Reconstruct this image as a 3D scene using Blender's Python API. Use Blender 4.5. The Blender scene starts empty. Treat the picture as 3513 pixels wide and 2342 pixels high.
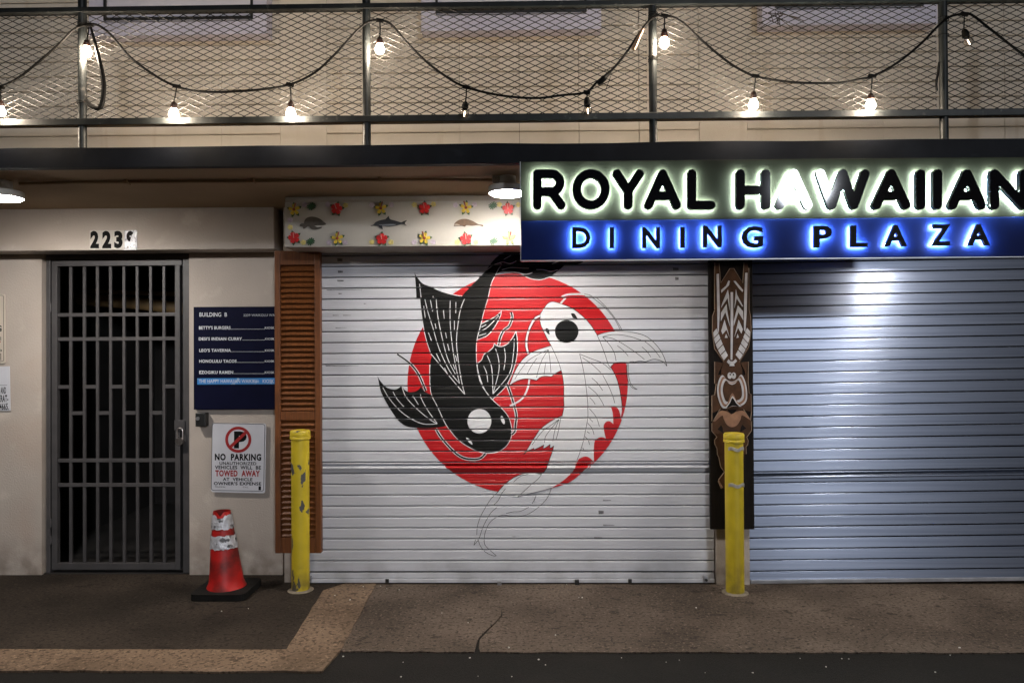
import bpy, bmesh, math, random
from mathutils import Vector, Matrix
from mathutils.geometry import tessellate_polygon
random.seed(7)
R_ = math.radians
S = bpy.context.scene
C = S.collection

# ------------------------------------------------------------------ camera
EYE = 1.59
LENS = 26.0
F = LENS / 36.0 * 3513.0
YAW, PITCH, ROLL = 0.0165, 0.0087, -0.0055
camd = bpy.data.cameras.new("camera")
cam = bpy.data.objects.new("camera", camd)
C.objects.link(cam)
camd.lens = LENS
camd.sensor_width = 36.0
camd.clip_end = 2000
MR = Matrix.Rotation(YAW, 3, 'Z') @ Matrix.Rotation(math.pi / 2 + PITCH, 3, 'X') @ Matrix.Rotation(ROLL, 3, 'Z')
cam.location = (0, 0, EYE)
cam.rotation_euler = MR.to_euler()
S.camera = cam

# ------------------------------------------------------------------ night sky, one far low light, exposure
SUN_EL, SUN_AZ = R_(11.5), R_(159.3)
w = bpy.data.worlds.new("World")
S.world = w
w.use_nodes = True
nt = w.node_tree
sky = nt.nodes.new("ShaderNodeTexSky")
sky.sky_type = 'NISHITA'
sky.sun_disc = False
sky.sun_elevation = SUN_EL
sky.sun_rotation = SUN_AZ
nt.links.new(sky.outputs[0], nt.nodes["Background"].inputs[0])
nt.nodes["Background"].inputs[1].default_value = 0.004
sd = bpy.data.lights.new("sun", 'SUN')
sd.energy = 0.68
sd.angle = R_(3.6)
sd.color = (0.86, 0.91, 1.0)
sun = bpy.data.objects.new("sun", sd)
C.objects.link(sun)
src = Vector((math.sin(SUN_AZ) * math.cos(SUN_EL), math.cos(SUN_AZ) * math.cos(SUN_EL), math.sin(SUN_EL)))
sun.rotation_euler = (-src).to_track_quat('-Z', 'Y').to_euler()
sun.location = (2, -4, 5)
S.view_settings.view_transform = 'Standard'
S.view_settings.look = 'None'
S.view_settings.exposure = 0.0
S.view_settings.gamma = 1.0
S.render.engine = 'CYCLES'
S.cycles.use_denoising = True
S.cycles.max_bounces = 8
S.cycles.sample_clamp_indirect = 6.0

# ------------------------------------------------------------------ measuring helpers
def ray(px, py):
    return MR @ Vector(((px - 1756.5) / F, -(py - 1171.0) / F, -1.0))
def W(px, py, D):                     # point on the upright plane y = D
    d = ray(px, py)
    t = D / d.y
    return Vector((d.x * t, D, EYE + d.z * t))
def X(px, D, py=1171): return W(px, py, D).x
def Z(py, D, px=1756): return W(px, py, D).z
def G(px, py, z=0.0):                 # point on the ground
    d = ray(px, py)
    t = (z - EYE) / d.z
    return Vector((d.x * t, d.y * t, z))

# ------------------------------------------------------------------ materials
def newmat(name):
    m = bpy.data.materials.new(name)
    m.use_nodes = True
    return m, m.node_tree, m.node_tree.nodes["Principled BSDF"]
def mat(name, col, rough=0.6, metal=0.0, var=0.12, scale=6.0, bump=0.0, bscale=60.0, col2=None, stretch=None, spec=0.5, detail=6.0, lo=0.35, hi=0.65):
    m, t, p = newmat(name)
    p.inputs["Roughness"].default_value = rough
    p.inputs["Metallic"].default_value = metal
    p.inputs["Specular IOR Level"].default_value = spec
    tc = t.nodes.new("ShaderNodeTexCoord")
    mp = t.nodes.new("ShaderNodeMapping")
    geo = t.nodes.new("ShaderNodeNewGeometry")
    t.links.new(geo.outputs["Position"], mp.inputs[0])
    if stretch: mp.inputs["Scale"].default_value = stretch
    n = t.nodes.new("ShaderNodeTexNoise")
    n.inputs["Scale"].default_value = scale
    n.inputs["Detail"].default_value = detail
    t.links.new(mp.outputs[0], n.inputs["Vector"])
    r = t.nodes.new("ShaderNodeValToRGB")
    t.links.new(n.outputs["Fac"], r.inputs[0])
    c2 = col2 or tuple(min(1, c * (1 + var)) for c in col)
    c1 = col if col2 else tuple(c * (1 - var) for c in col)
    r.color_ramp.elements[0].position = lo
    r.color_ramp.elements[1].position = hi
    r.color_ramp.elements[0].color = (*c1, 1)
    r.color_ramp.elements[1].color = (*c2, 1)
    t.links.new(r.outputs[0], p.inputs["Base Color"])
    if bump:
        n2 = t.nodes.new("ShaderNodeTexNoise")
        n2.inputs["Scale"].default_value = bscale
        n2.inputs["Detail"].default_value = 8
        t.links.new(geo.outputs["Position"], n2.inputs["Vector"])
        b = t.nodes.new("ShaderNodeBump")
        b.inputs["Strength"].default_value = bump
        b.inputs["Distance"].default_value = 0.01
        t.links.new(n2.outputs["Fac"], b.inputs["Height"])
        t.links.new(b.outputs[0], p.inputs["Normal"])
    return m
def overlay(m, col, scale, lo, hi, stretch=None, amount=1.0, seed=0.0, zmax=None):
    """stains: mixes a second colour over the base colour with its own noise"""
    t = m.node_tree
    p = t.nodes["Principled BSDF"]
    base = p.inputs["Base Color"].links[0].from_socket
    geo = t.nodes.new("ShaderNodeNewGeometry")
    mp = t.nodes.new("ShaderNodeMapping")
    mp.inputs["Location"].default_value = (seed, seed * .7, seed * 1.3)
    if stretch: mp.inputs["Scale"].default_value = stretch
    t.links.new(geo.outputs["Position"], mp.inputs[0])
    n = t.nodes.new("ShaderNodeTexNoise")
    n.inputs["Scale"].default_value = scale
    n.inputs["Detail"].default_value = 7
    t.links.new(mp.outputs[0], n.inputs["Vector"])
    mr = t.nodes.new("ShaderNodeMapRange")
    mr.inputs["From Min"].default_value = lo
    mr.inputs["From Max"].default_value = hi
    mr.inputs["To Max"].default_value = amount
    t.links.new(n.outputs["Fac"], mr.inputs["Value"])
    fac = mr.outputs[0]
    if zmax:                          # dirt splashed up from the ground
        sx = t.nodes.new("ShaderNodeSeparateXYZ")
        t.links.new(geo.outputs["Position"], sx.inputs[0])
        mz = t.nodes.new("ShaderNodeMapRange")
        mz.inputs["From Min"].default_value = 0.0
        mz.inputs["From Max"].default_value = zmax
        mz.inputs["To Min"].default_value = 1.0
        mz.inputs["To Max"].default_value = 0.0
        t.links.new(sx.outputs[2], mz.inputs["Value"])
        mu = t.nodes.new("ShaderNodeMath")
        mu.operation = 'MULTIPLY'
        t.links.new(fac, mu.inputs[0]); t.links.new(mz.outputs[0], mu.inputs[1])
        fac = mu.outputs[0]
    mx = t.nodes.new("ShaderNodeMix")
    mx.data_type = 'RGBA'
    t.links.new(fac, mx.inputs["Factor"])
    t.links.new(base, mx.inputs["A"])
    mx.inputs["B"].default_value = (*col, 1)
    t.links.new(mx.outputs["Result"], p.inputs["Base Color"])
    return m
def emis(name, col, strength):
    m, t, p = newmat(name)
    p.inputs["Base Color"].default_value = (*[min(1, c) for c in col], 1)
    p.inputs["Emission Color"].default_value = (*col, 1)
    p.inputs["Emission Strength"].default_value = strength
    return m

M = {}
M['wall'] = overlay(overlay(mat('painted_plaster', (0.43, 0.37, 0.32), 0.75, var=0.05, scale=2.5, bump=0.28, bscale=90), (0.40, 0.29, 0.22), 1.6, 0.56, 0.75, amount=.55, seed=3.0), (0.62, 0.56, 0.48), 5, .6, .72, amount=.4, seed=9)
M['block'] = overlay(mat('painted_block', (0.62, 0.555, 0.465), 0.8, var=0.06, scale=3, bump=0.35, bscale=140), (0.42, 0.31, 0.19), 2.6, 0.60, 0.80, stretch=(4, 1, .35), amount=.55, seed=5)
overlay(M['wall'], (0.16, 0.125, 0.095), 9, .38, .62, amount=.75, seed=21, zmax=.30)
M['mortar'] = mat('joint_shade_mortar', (0.22, 0.18, 0.13), 0.85, var=.1, bump=.3)  # mortar colour darkened to stand in for shade in the recessed joints
M['ceiling'] = overlay(mat('soffit_paint', (0.31, 0.21, 0.115), 0.8, var=0.08, scale=2, bump=.15), (0.21, 0.135, 0.07), 1.7, .55, .8, amount=.5)
M['navy'] = overlay(mat('navy_fascia_paint', (0.0085, 0.010, 0.014), 0.55, spec=.12, var=.25, scale=5, bump=.12, bscale=14), (0.022, 0.026, 0.032), 9, .66, .74, stretch=(.4, 1, 1), amount=.6)
M['rail'] = overlay(mat('dark_rail_paint', (0.017, 0.019, 0.019), 0.45, spec=.3, var=.3, scale=12, bump=.1), (0.11, 0.10, 0.09), 22, .63, .72, amount=.6)
M['mesh'] = mat('dark_mesh_paint', (0.014, 0.013, 0.012), 0.5, var=.3, scale=20, spec=.3)
M['lav'] = mat('lavender_window_paint', (0.58, 0.56, 0.66), 0.55, var=.05, scale=3)
M['lavpane'] = mat('frosted_window_pane', (0.68, 0.66, 0.72), 0.4, var=.04, scale=3)
M['black'] = mat('black_paint', (0.012, 0.012, 0.012), 0.45, var=.2)
M['grey_steel'] = overlay(mat('grey_gate_paint', (0.057, 0.053, 0.054), 0.5, var=.12, scale=9, bump=.1), (0.07, 0.06, 0.055), 14, .6, .72, amount=.6)
M['dark'] = mat('dark_interior', (0.012, 0.010, 0.009), 0.9, var=.3, scale=3)  # near-black colour puts the missing light of the passage into its surfaces
M['duct'] = mat('tan_duct', (0.22, 0.14, 0.06), 0.6, var=.3, scale=4)
M['slat'] = overlay(overlay(mat('white_shutter_paint', (0.575, 0.575, 0.61), 0.42, var=0.03, scale=4, stretch=(.5, 1, 8), bump=.10, bscale=7), (0.36, 0.36, 0.40), 5, .64, .80, stretch=(.35, 1, 9), amount=.55, seed=2), (0.10, 0.10, 0.11), 7, .735, .77, stretch=(.6, 1, 6), amount=.8, seed=11)
overlay(M['slat'], (0.20, 0.19, 0.19), 6, .42, .66, stretch=(1, 1, 1), amount=.5, seed=31, zmax=.28)
def aluminium():
    m, t, p = newmat('brushed_aluminium')
    p.inputs["Metallic"].default_value = 0.97
    p.inputs["Roughness"].default_value = 0.37
    p.inputs["Anisotropic"].default_value = 0.8
    geo = t.nodes.new("ShaderNodeNewGeometry")
    mp = t.nodes.new("ShaderNodeMapping")
    mp.inputs["Scale"].default_value = (.3, 1, 22)
    t.links.new(geo.outputs["Position"], mp.inputs[0])
    n = t.nodes.new("ShaderNodeTexNoise")
    n.inputs["Scale"].default_value = 2.2
    n.inputs["Detail"].default_value = 6
    t.links.new(mp.outputs[0], n.inputs["Vector"])
    r = t.nodes.new("ShaderNodeValToRGB")
    r.color_ramp.elements[0].color = (.15, .172, .225, 1)
    r.color_ramp.elements[1].color = (.215, .24, .30, 1)
    r.color_ramp.elements[0].position = .3
    r.color_ramp.elements[1].position = .7
    t.links.new(n.outputs["Fac"], r.inputs[0])
    t.links.new(r.outputs[0], p.inputs["Base Color"])
    cx = t.nodes.new("ShaderNodeCombineXYZ")
    cx.inputs[2].default_value = 1.0
    t.links.new(cx.outputs[0], p.inputs["Tangent"])
    p.inputs["Anisotropic Rotation"].default_value = 0.0
    return m
M['alu'] = aluminium()
M['steelbar'] = mat('galvanised_steel', (0.42, 0.42, 0.44), 0.4, .9, var=.15, scale=12)
M['red'] = overlay(mat('red_mural_paint', (0.47, 0.006, 0.010), 0.38, var=.05, scale=3, stretch=(.3, 1, 8)), (0.42, 0.018, 0.016), 6, .55, .75, stretch=(.25, 1, 14), amount=.5)
overlay(M['red'], (0.55, 0.10, 0.08), 3, .60, .68, stretch=(.35, 1, 60), amount=.5, seed=14)
M['mblack'] = mat('black_mural_paint', (0.007, 0.007, 0.0065), 0.55, var=.15, spec=.15)
overlay(M['mblack'], (0.11, 0.105, 0.10), 3, .62, .69, stretch=(.35, 1, 60), amount=.6, seed=17)
M['mwhite'] = mat('white_mural_paint', (0.62, 0.615, 0.63), 0.45, var=.03)
M['scuff'] = mat('grey_scuff', (0.16, 0.155, 0.16), 0.6, var=.5, scale=60)
M['wood'] = overlay(mat('stained_louvre_wood', (0.15, 0.048, 0.012), 0.5, var=.25, scale=14, stretch=(6, 6, .5), bump=.1), (0.10, 0.035, 0.015), 5, .58, .75, amount=.6)
M['tikiback'] = mat('black_stained_board', (0.008, 0.0055, 0.004), 0.65, spec=.15, var=.3, scale=14, stretch=(6, 1, .5))
M['tikibrown'] = overlay(mat('brown_carving_stain', (0.060, 0.026, 0.011), 0.6, spec=.2, var=.3, scale=16), (0.035, 0.02, 0.012), 9, .55, .7, amount=.7)
M['tikitan'] = mat('tan_carving_stain', (0.26, 0.13, 0.07), 0.6, var=.2, scale=20)
M['tikiwhite'] = mat('carving_white_paint', (0.52, 0.50, 0.50), 0.55, var=.12, scale=20)
M['tikiline'] = mat('carving_edge_paint', (0.25, 0.17, 0.11), 0.6, var=.2)
M['olive'] = mat('olive_sign_panel', (0.024, 0.023, 0.016), 0.6, var=.1, scale=3, spec=.06)
M['blue'] = mat('blue_sign_panel', (0.006, 0.016, 0.11), 0.5, var=.1, scale=3, spec=.08)
M['letter'] = mat('gloss_black_letter', (0.004, 0.005, 0.010), 0.045, var=.2, spec=.2)
M['letter2'] = mat('black_letter', (0.008, 0.007, 0.007), 0.5, var=.2, spec=.12)
M['led'] = emis('white_led', (0.76, 1.0, 0.95), 400.0)
M['ledblue'] = emis('blue_white_led', (0.66, 0.86, 1.0), 430.0)
M['lamp'] = emis('lit_lamp_lens', (1.0, 0.94, 0.87), 380.0)
M['bulb'] = emis('lit_bulb_glass', (1.0, 0.83, 0.64), 760.0)
M['filament'] = emis('dim_filament', (1.0, 0.82, 0.62), 12.0)
m_, t_, p_ = newmat('clear_bulb_glass')
p_.inputs["Transmission Weight"].default_value = 1.0
p_.inputs["Roughness"].default_value = 0.02
p_.inputs["Base Color"].default_value = (1, .93, .85, 1)
p_.inputs["IOR"].default_value = 1.2
M['glass'] = m_
M['cable'] = mat('black_rubber_cable', (0.005, 0.0045, 0.004), 0.6, var=.2, spec=.12)
M['socket'] = mat('brown_bakelite_socket', (0.035, 0.014, 0.008), 0.4, var=.2)
M['fixture'] = mat('white_fixture_metal', (0.55, 0.52, 0.47), 0.5, var=.08)
M['panelwhite'] = mat('white_panel_paint', (0.42, 0.39, 0.34), 0.6, var=.05, scale=3, bump=.08)
M['header'] = mat('grey_header_paint', (0.33, 0.29, 0.24), 0.7, var=.08, scale=3, bump=.15)
M['yellow'] = overlay(overlay(mat('yellow_bollard_paint', (0.56, 0.42, 0.02), 0.45, var=.08, scale=8, bump=.08, bscale=30), (0.075, 0.075, 0.075), 11, .60, .61, stretch=(1, 1, .55), amount=1, seed=5.1), (0.40, 0.27, 0.02), 4, .55, .7, stretch=(3, 3, .5), amount=.6, seed=1)
M['yellow2'] = overlay(mat('clean_yellow_bollard_paint', (0.54, 0.41, 0.02), 0.45, var=.08, scale=8, bump=.08, bscale=30), (0.34, 0.22, 0.02), 4, .52, .7, stretch=(3, 3, .4), amount=.7, seed=6)
for k_ in ('yellow', 'yellow2'): overlay(M[k_], (0.10, 0.075, 0.03), 14, .35, .62, amount=.8, seed=33, zmax=.22)
M['coneorange'] = overlay(mat('faded_cone_plastic', (0.46, 0.010, 0.008), 0.5, var=.1, scale=9), (0.07, 0.008, 0.006), 7, .40, .60, amount=.85, seed=8)
M['conesilver'] = overlay(mat('crinkled_reflective_tape', (0.60, 0.60, 0.64), 0.3, .35, var=.2, scale=30, bump=.9, bscale=45), (0.05, 0.05, 0.05), 26, .55, .62, amount=.9)
M['rubber'] = mat('black_rubber', (0.008, 0.0075, 0.0065), 0.8, spec=.2, var=.3, scale=14, bump=.2)
M['navyboard'] = mat('navy_directory_board', (0.003, 0.0038, 0.018), 0.6, var=.15, spec=.08)
M['print'] = mat('white_print', (0.62, 0.64, 0.68), 0.5, var=.05)
M['printdim'] = mat('worn_white_print', (0.36, 0.38, 0.42), 0.5, var=.2, scale=60)
M['skyblue'] = overlay(mat('sky_blue_strip', (0.03, 0.20, 0.52), 0.45, var=.1), (0.45, 0.55, 0.66), 40, .6, .68, amount=.7)
M['signwhite'] = mat('white_sign_enamel', (0.56, 0.56, 0.60), 0.4, var=.04)
M['signcream'] = mat('cream_sign_enamel', (0.55, 0.48, 0.40), 0.5, var=.06)
M['printblack'] = mat('black_print', (0.006, 0.006, 0.006), 0.7, var=.1, spec=.1)
M['printred'] = mat('dark_red_print', (0.30, 0.012, 0.012), 0.5, var=.1)
M['brass'] = mat('worn_padlock_steel', (0.42, 0.38, 0.36), 0.28, .9, var=.2, scale=40)
M['stickerclear'] = mat('number_sticker_backing', (0.52, 0.48, 0.43), 0.45, var=.05)
M['stickershiny'] = overlay(mat('peeling_reflective_sticker', (0.50, 0.50, 0.52), 0.25, .2, var=.1, scale=40, bump=.6, bscale=60), (0.16, 0.15, 0.14), 60, .56, .62, amount=.8)
M['tape'] = mat('grey_tape', (0.34, 0.32, 0.28), 0.6, var=.2, scale=30)
M['paper'] = mat('tan_paper_tag', (0.42, 0.25, 0.15), 0.7, var=.2, scale=20)
M['asphalt'] = overlay(mat('asphalt', (0.011, 0.0095, 0.008), 0.85, spec=.2, var=.35, scale=120, bump=.7, bscale=180, detail=10), (0.019, 0.0165, 0.014), 3, .5, .75, amount=.6)
def concrete(name, a, b, spot, seed):
    m = mat(name, a, 0.8, spec=.2, col2=b, scale=1.6, bump=.55, bscale=110, detail=10)
    overlay(m, spot, 13, .62, .67, stretch=(.8, 1.1, 1), amount=.7, seed=seed)
    overlay(m, tuple(c * .3 for c in a), 48, .53, .62, amount=.75, seed=seed + 3)
    overlay(m, tuple(min(1, c * 1.9) for c in b), 62, .59, .67, amount=.5, seed=seed + 5)
    overlay(m, tuple(c * .55 for c in a), 2.2, .5, .75, amount=.45, seed=seed + 8)
    return m
M['pave'] = concrete('worn_concrete', (0.062, 0.046, 0.034), (0.135, 0.102, 0.078), (0.026, 0.019, 0.014), 2.0)
M['pavedark'] = concrete('dark_stained_concrete', (0.020, 0.0145, 0.010), (0.046, 0.034, 0.025), (0.010, 0.007, 0.005), 7.0)
M['kerb'] = concrete('pale_concrete_strip', (0.125, 0.083, 0.053), (0.215, 0.148, 0.10), (0.055, 0.037, 0.025), 12.0)
M['grout'] = mat('pale_grout', (0.20, 0.165, 0.12), 0.8, var=.2, scale=40, bump=.4)
M['chip'] = mat('white_litter', (0.6, 0.57, 0.52), 0.7, var=.1)
M['twig'] = mat('dry_twig', (0.035, 0.022, 0.014), 0.8, var=.3)
for nm, c in dict(petalred=(0.50, 0.012, 0.012), petalyellow=(0.62, 0.44, 0.045), petallilac=(0.46, 0.38, 0.45), leafgreen=(0.025, 0.075, 0.028), stamen=(0.62, 0.33, 0.28), stamenred=(0.22, 0.03, 0.02), petalpale=(0.60, 0.50, 0.16), turtle=(0.075, 0.062, 0.048), dolphin=(0.022, 0.024, 0.028), dolphinbelly=(0.16, 0.17, 0.18), seal=(0.11, 0.062, 0.030), sealface=(0.30, 0.25, 0.20)).items():
    M[nm] = mat(nm + '_paint', c, 0.5, var=.15, scale=60)

# ------------------------------------------------------------------ mesh helpers
ORIG = {}
def prop(o, label=None, cat=None, group=None, kind=None):
    if label: o["label"] = label
    if cat: o["category"] = cat
    if group: o["group"] = group
    if kind: o["kind"] = kind
    return o
def thing(name, loc, label, cat, group=None):
    o = bpy.data.objects.new(name, None)
    o.empty_display_size = .1
    C.objects.link(o)
    o.location = loc
    ORIG[o] = Vector(loc)
    return prop(o, label, cat, group)
class MB:
    def __init__(s): s.v = []; s.f = []
    def add(s, v, f):
        n = len(s.v)
        s.v += [Vector(q) for q in v]
        s.f += [tuple(i + n for i in q) for q in f]
        return s
    def box(s, x0, x1, y0, y1, z0, z1):
        return s.add([(x0, y0, z0), (x1, y0, z0), (x1, y1, z0), (x0, y1, z0), (x0, y0, z1), (x1, y0, z1), (x1, y1, z1), (x0, y1, z1)],
                     [(0, 3, 2, 1), (4, 5, 6, 7), (0, 1, 5, 4), (1, 2, 6, 5), (2, 3, 7, 6), (3, 0, 4, 7)])
    def sheet(s, poly, y):            # poly of (x, z), facing -y
        pts = [Vector((p[0], p[1], 0)) for p in poly]
        tr = tessellate_polygon([pts])
        out = []
        for a, b, c in tr:
            n = (pts[b] - pts[a]).cross(pts[c] - pts[a]).z
            out.append((a, b, c) if n > 0 else (a, c, b))
        return s.add([(p[0], y, p[1]) for p in poly], out)
    def prism(s, poly, y0, y1):       # front y0 (near), back y1
        n = len(poly)
        area = sum(poly[i][0] * poly[(i + 1) % n][1] - poly[(i + 1) % n][0] * poly[i][1] for i in range(n))
        if area < 0: poly = poly[::-1]
        s.sheet(poly, y0)
        k = len(s.v)
        s.v += [Vector((p[0], y0, p[1])) for p in poly] + [Vector((p[0], y1, p[1])) for p in poly]
        for i in range(n):
            j = (i + 1) % n
            s.f.append((k + j, k + i, k + n + i, k + n + j))
        pts = [Vector((p[0], p[1], 0)) for p in poly]
        k = len(s.v)
        s.v += [Vector((p[0], y1, p[1])) for p in poly]
        for a, b, c in tessellate_polygon([pts]):
            nn = (pts[b] - pts[a]).cross(pts[c] - pts[a]).z
            s.f.append((k + a, k + c, k + b) if nn > 0 else (k + a, k + b, k + c))
        return s
    def slab(s, poly, z0, z1):        # poly of (x, y), top z1
        n = len(poly)
        area = sum(poly[i][0] * poly[(i + 1) % n][1] - poly[(i + 1) % n][0] * poly[i][1] for i in range(n))
        if area < 0: poly = poly[::-1]
        pts = [Vector((p[0], p[1], 0)) for p in poly]
        k = len(s.v)
        s.v += [Vector((p[0], p[1], z1)) for p in poly]
        for a, b, c in tessellate_polygon([pts]):
            nn = (pts[b] - pts[a]).cross(pts[c] - pts[a]).z
            s.f.append((k + a, k + b, k + c) if nn > 0 else (k + a, k + c, k + b))
        k = len(s.v)
        s.v += [Vector((p[0], p[1], z1)) for p in poly] + [Vector((p[0], p[1], z0)) for p in poly]
        for i in range(n):
            j = (i + 1) % n
            s.f.append((k + i, k + n + i, k + n + j, k + j))
        return s
    def tube(s, pts, r, n=8, caps=True):
        pts = [Vector(p) for p in pts]
        rr = r if isinstance(r, (list, tuple)) else [r] * len(pts)
        k = len(s.v)
        up = None
        for i, p in enumerate(pts):
            d = (pts[min(i + 1, len(pts) - 1)] - pts[max(i - 1, 0)]).normalized()
            if up is None:
                up = Vector((0, 0, 1)) if abs(d.z) < .9 else Vector((0, 1, 0))
            a = d.cross(up)
            if a.length < 1e-5: a = d.cross(Vector((1, 0, 0)))
            a.normalize()
            b = a.cross(d).normalized()
            up = b
            for j in range(n):
                q = 2 * math.pi * j / n
                s.v.append(p + (a * math.cos(q) + b * math.sin(q)) * rr[i])
        for i in range(len(pts) - 1):
            for j in range(n):
                s.f.append((k + i * n + j, k + i * n + (j + 1) % n, k + (i + 1) * n + (j + 1) % n, k + (i + 1) * n + j))
        if caps:
            s.f.append(tuple(k + j for j in range(n))[::-1])
            s.f.append(tuple(k + (len(pts) - 1) * n + j for j in range(n)))
        return s
    def lathe(s, c, prof, n=24, cap=True):   # prof list of (r, z), upward axis
        k = len(s.v)
        for r, z in prof:
            for j in range(n):
                q = 2 * math.pi * j / n
                s.v.append(Vector((c[0] + r * math.cos(q), c[1] + r * math.sin(q), c[2] + z)))
        for i in range(len(prof) - 1):
            for j in range(n):
                s.f.append((k + i * n + j, k + i * n + (j + 1) % n, k + (i + 1) * n + (j + 1) % n, k + (i + 1) * n + j))
        if cap:
            s.f.append(tuple(k + j for j in range(n))[::-1])
            s.f.append(tuple(k + (len(prof) - 1) * n + j for j in range(n)))
        return s
    def build(s, name, m, parent=None, smooth=False, bevel=0.0, fix=False, label=None, cat=None, group=None, kind=None):
        o0 = ORIG.get(parent, Vector((0, 0, 0)))
        me = bpy.data.meshes.new(name)
        me.from_pydata([v - o0 for v in s.v], [], s.f)
        me.validate()
        if fix:
            bm = bmesh.new(); bm.from_mesh(me)
            bmesh.ops.remove_doubles(bm, verts=bm.verts, dist=1e-5)
            bmesh.ops.recalc_face_normals(bm, faces=bm.faces)
            bm.to_mesh(me); bm.free()
        if smooth:
            me.polygons.foreach_set("use_smooth", [True] * len(me.polygons))
            me.set_sharp_from_angle(angle=R_(40))
        me.materials.append(M[m])
        o = bpy.data.objects.new(name, me)
        C.objects.link(o)
        if parent:
            o.parent = parent
            ORIG[o] = o0
        if bevel:
            b = o.modifiers.new("bevel", 'BEVEL')
            b.width = bevel; b.segments = 2; b.limit_method = 'ANGLE'
        return prop(o, label, cat, group, kind)
def inst(o, loc, parent=None):        # another object with the same mesh
    c = o.copy()
    C.objects.link(c)
    c.location = loc
    c.parent = parent or o.parent
    return c
def cr(pts, n=6, closed=False):       # Catmull-Rom through points
    out = []
    m = len(pts)
    if m < 3 and not closed: return list(pts)
    rng = m if closed else m - 1
    for i in range(rng):
        if closed: p0, p1, p2, p3 = pts[(i - 1) % m], pts[i], pts[(i + 1) % m], pts[(i + 2) % m]
        else: p0, p1, p2, p3 = pts[max(i - 1, 0)], pts[i], pts[i + 1], pts[min(i + 2, m - 1)]
        for k in range(n):
            t = k / n
            out.append(tuple(.5 * (2 * b + (-a + c) * t + (2 * a - 5 * b + 4 * c - d) * t * t + (-a + 3 * b - 3 * c + d) * t ** 3) for a, b, c, d in zip(p0, p1, p2, p3)))
    if not closed: out.append(tuple(pts[-1]))
    return out
def runs(*rs):                         # smooth runs joined with corners between them
    out = []
    for r in rs:
        q = cr(r)
        if out and math.dist(out[-1], q[0]) < .5: q = q[1:]
        out += q
    if math.dist(out[0], out[-1]) < .5: out.pop()
    return out
def ribbon(pts, wd):                   # quads along a line, wd may taper
    n = len(pts)
    ws = wd if isinstance(wd, (list, tuple)) else [wd] * n
    L, Rr = [], []
    for i in range(n):
        a, b = pts[max(i - 1, 0)], pts[min(i + 1, n - 1)]
        dx, dy = b[0] - a[0], b[1] - a[1]
        l = math.hypot(dx, dy) or 1
        nx, ny = -dy / l * ws[i] / 2, dx / l * ws[i] / 2
        L.append((pts[i][0] + nx, pts[i][1] + ny)); Rr.append((pts[i][0] - nx, pts[i][1] - ny))
    return [[L[i], L[i + 1], Rr[i + 1], Rr[i]] for i in range(n - 1)]
def circ(cx, cy, rx, ry=None, n=40, a0=0.0):
    ry = ry or rx
    return [(cx + rx * math.cos(2 * math.pi * i / n + a0), cy + ry * math.sin(2 * math.pi * i / n + a0)) for i in range(n)]
def xz(pts, D):
    return [(W(px, py, D).x, W(px, py, D).z) for px, py in pts]
def capsule(a, b, r, n=10):
    ang = math.atan2(b[1] - a[1], b[0] - a[0])
    out = []
    for i in range(n + 1):
        q = ang - math.pi / 2 + math.pi * i / n
        out.append((b[0] + r * math.cos(q), b[1] + r * math.sin(q)))
    for i in range(n + 1):
        q = ang + math.pi / 2 + math.pi * i / n
        out.append((a[0] + r * math.cos(q), a[1] + r * math.sin(q)))
    return out
DG = None
def glyphs(txt, bold=0.02, extrude=0.0, res=3):
    cu = bpy.data.curves.new("t", 'FONT')
    cu.body = txt
    cu.offset = bold
    cu.extrude = extrude
    cu.space_character = 1.0 + bold * 3
    cu.resolution_u = res
    o = bpy.data.objects.new("t", cu)
    C.objects.link(o)
    bpy.context.view_layer.update()
    me = bpy.data.meshes.new_from_object(o.evaluated_get(bpy.context.evaluated_depsgraph_get()))
    v = [q.co.copy() for q in me.vertices]
    f = [tuple(p.vertices) for p in me.polygons]
    bpy.data.objects.remove(o); bpy.data.curves.remove(cu); bpy.data.meshes.remove(me)
    return v, f
def text(mb, txt, box, y, bold=0.02, thick=0.0, shear=0.0, D=None):
    """fit text into a box (px0, py0, px1, py1) measured on plane D; front at y"""
    D = D or y
    v, f = glyphs(txt, bold, 0.5 if thick else 0.0)
    x0 = min(p.x for p in v); x1 = max(p.x for p in v)
    y0 = min(p.y for p in v); y1 = max(p.y for p in v)
    px0, py0, px1, py1 = box
    out = []
    for p in v:
        u = (p.x - x0) / (x1 - x0); t = (p.y - y0) / (y1 - y0)
        q = W(px0 + (px1 - px0) * u, py1 + (py0 - py1) * t + shear * u, D)
        yy = y + (thick * (0.5 - p.z) if thick else 0.0)
        out.append((q.x, yy, q.z))
    return mb.add(out, f)

# ------------------------------------------------------------------ main planes (metres from the camera)
DW, DS, DF, DB, DL = 5.20, 5.01, 3.87, 4.68, 4.18   # wall, shutters/beam, balcony front, header box, lamps
CEIL = Z(715, 5.02, 400)
XL, XR = -5.2, 5.4

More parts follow.
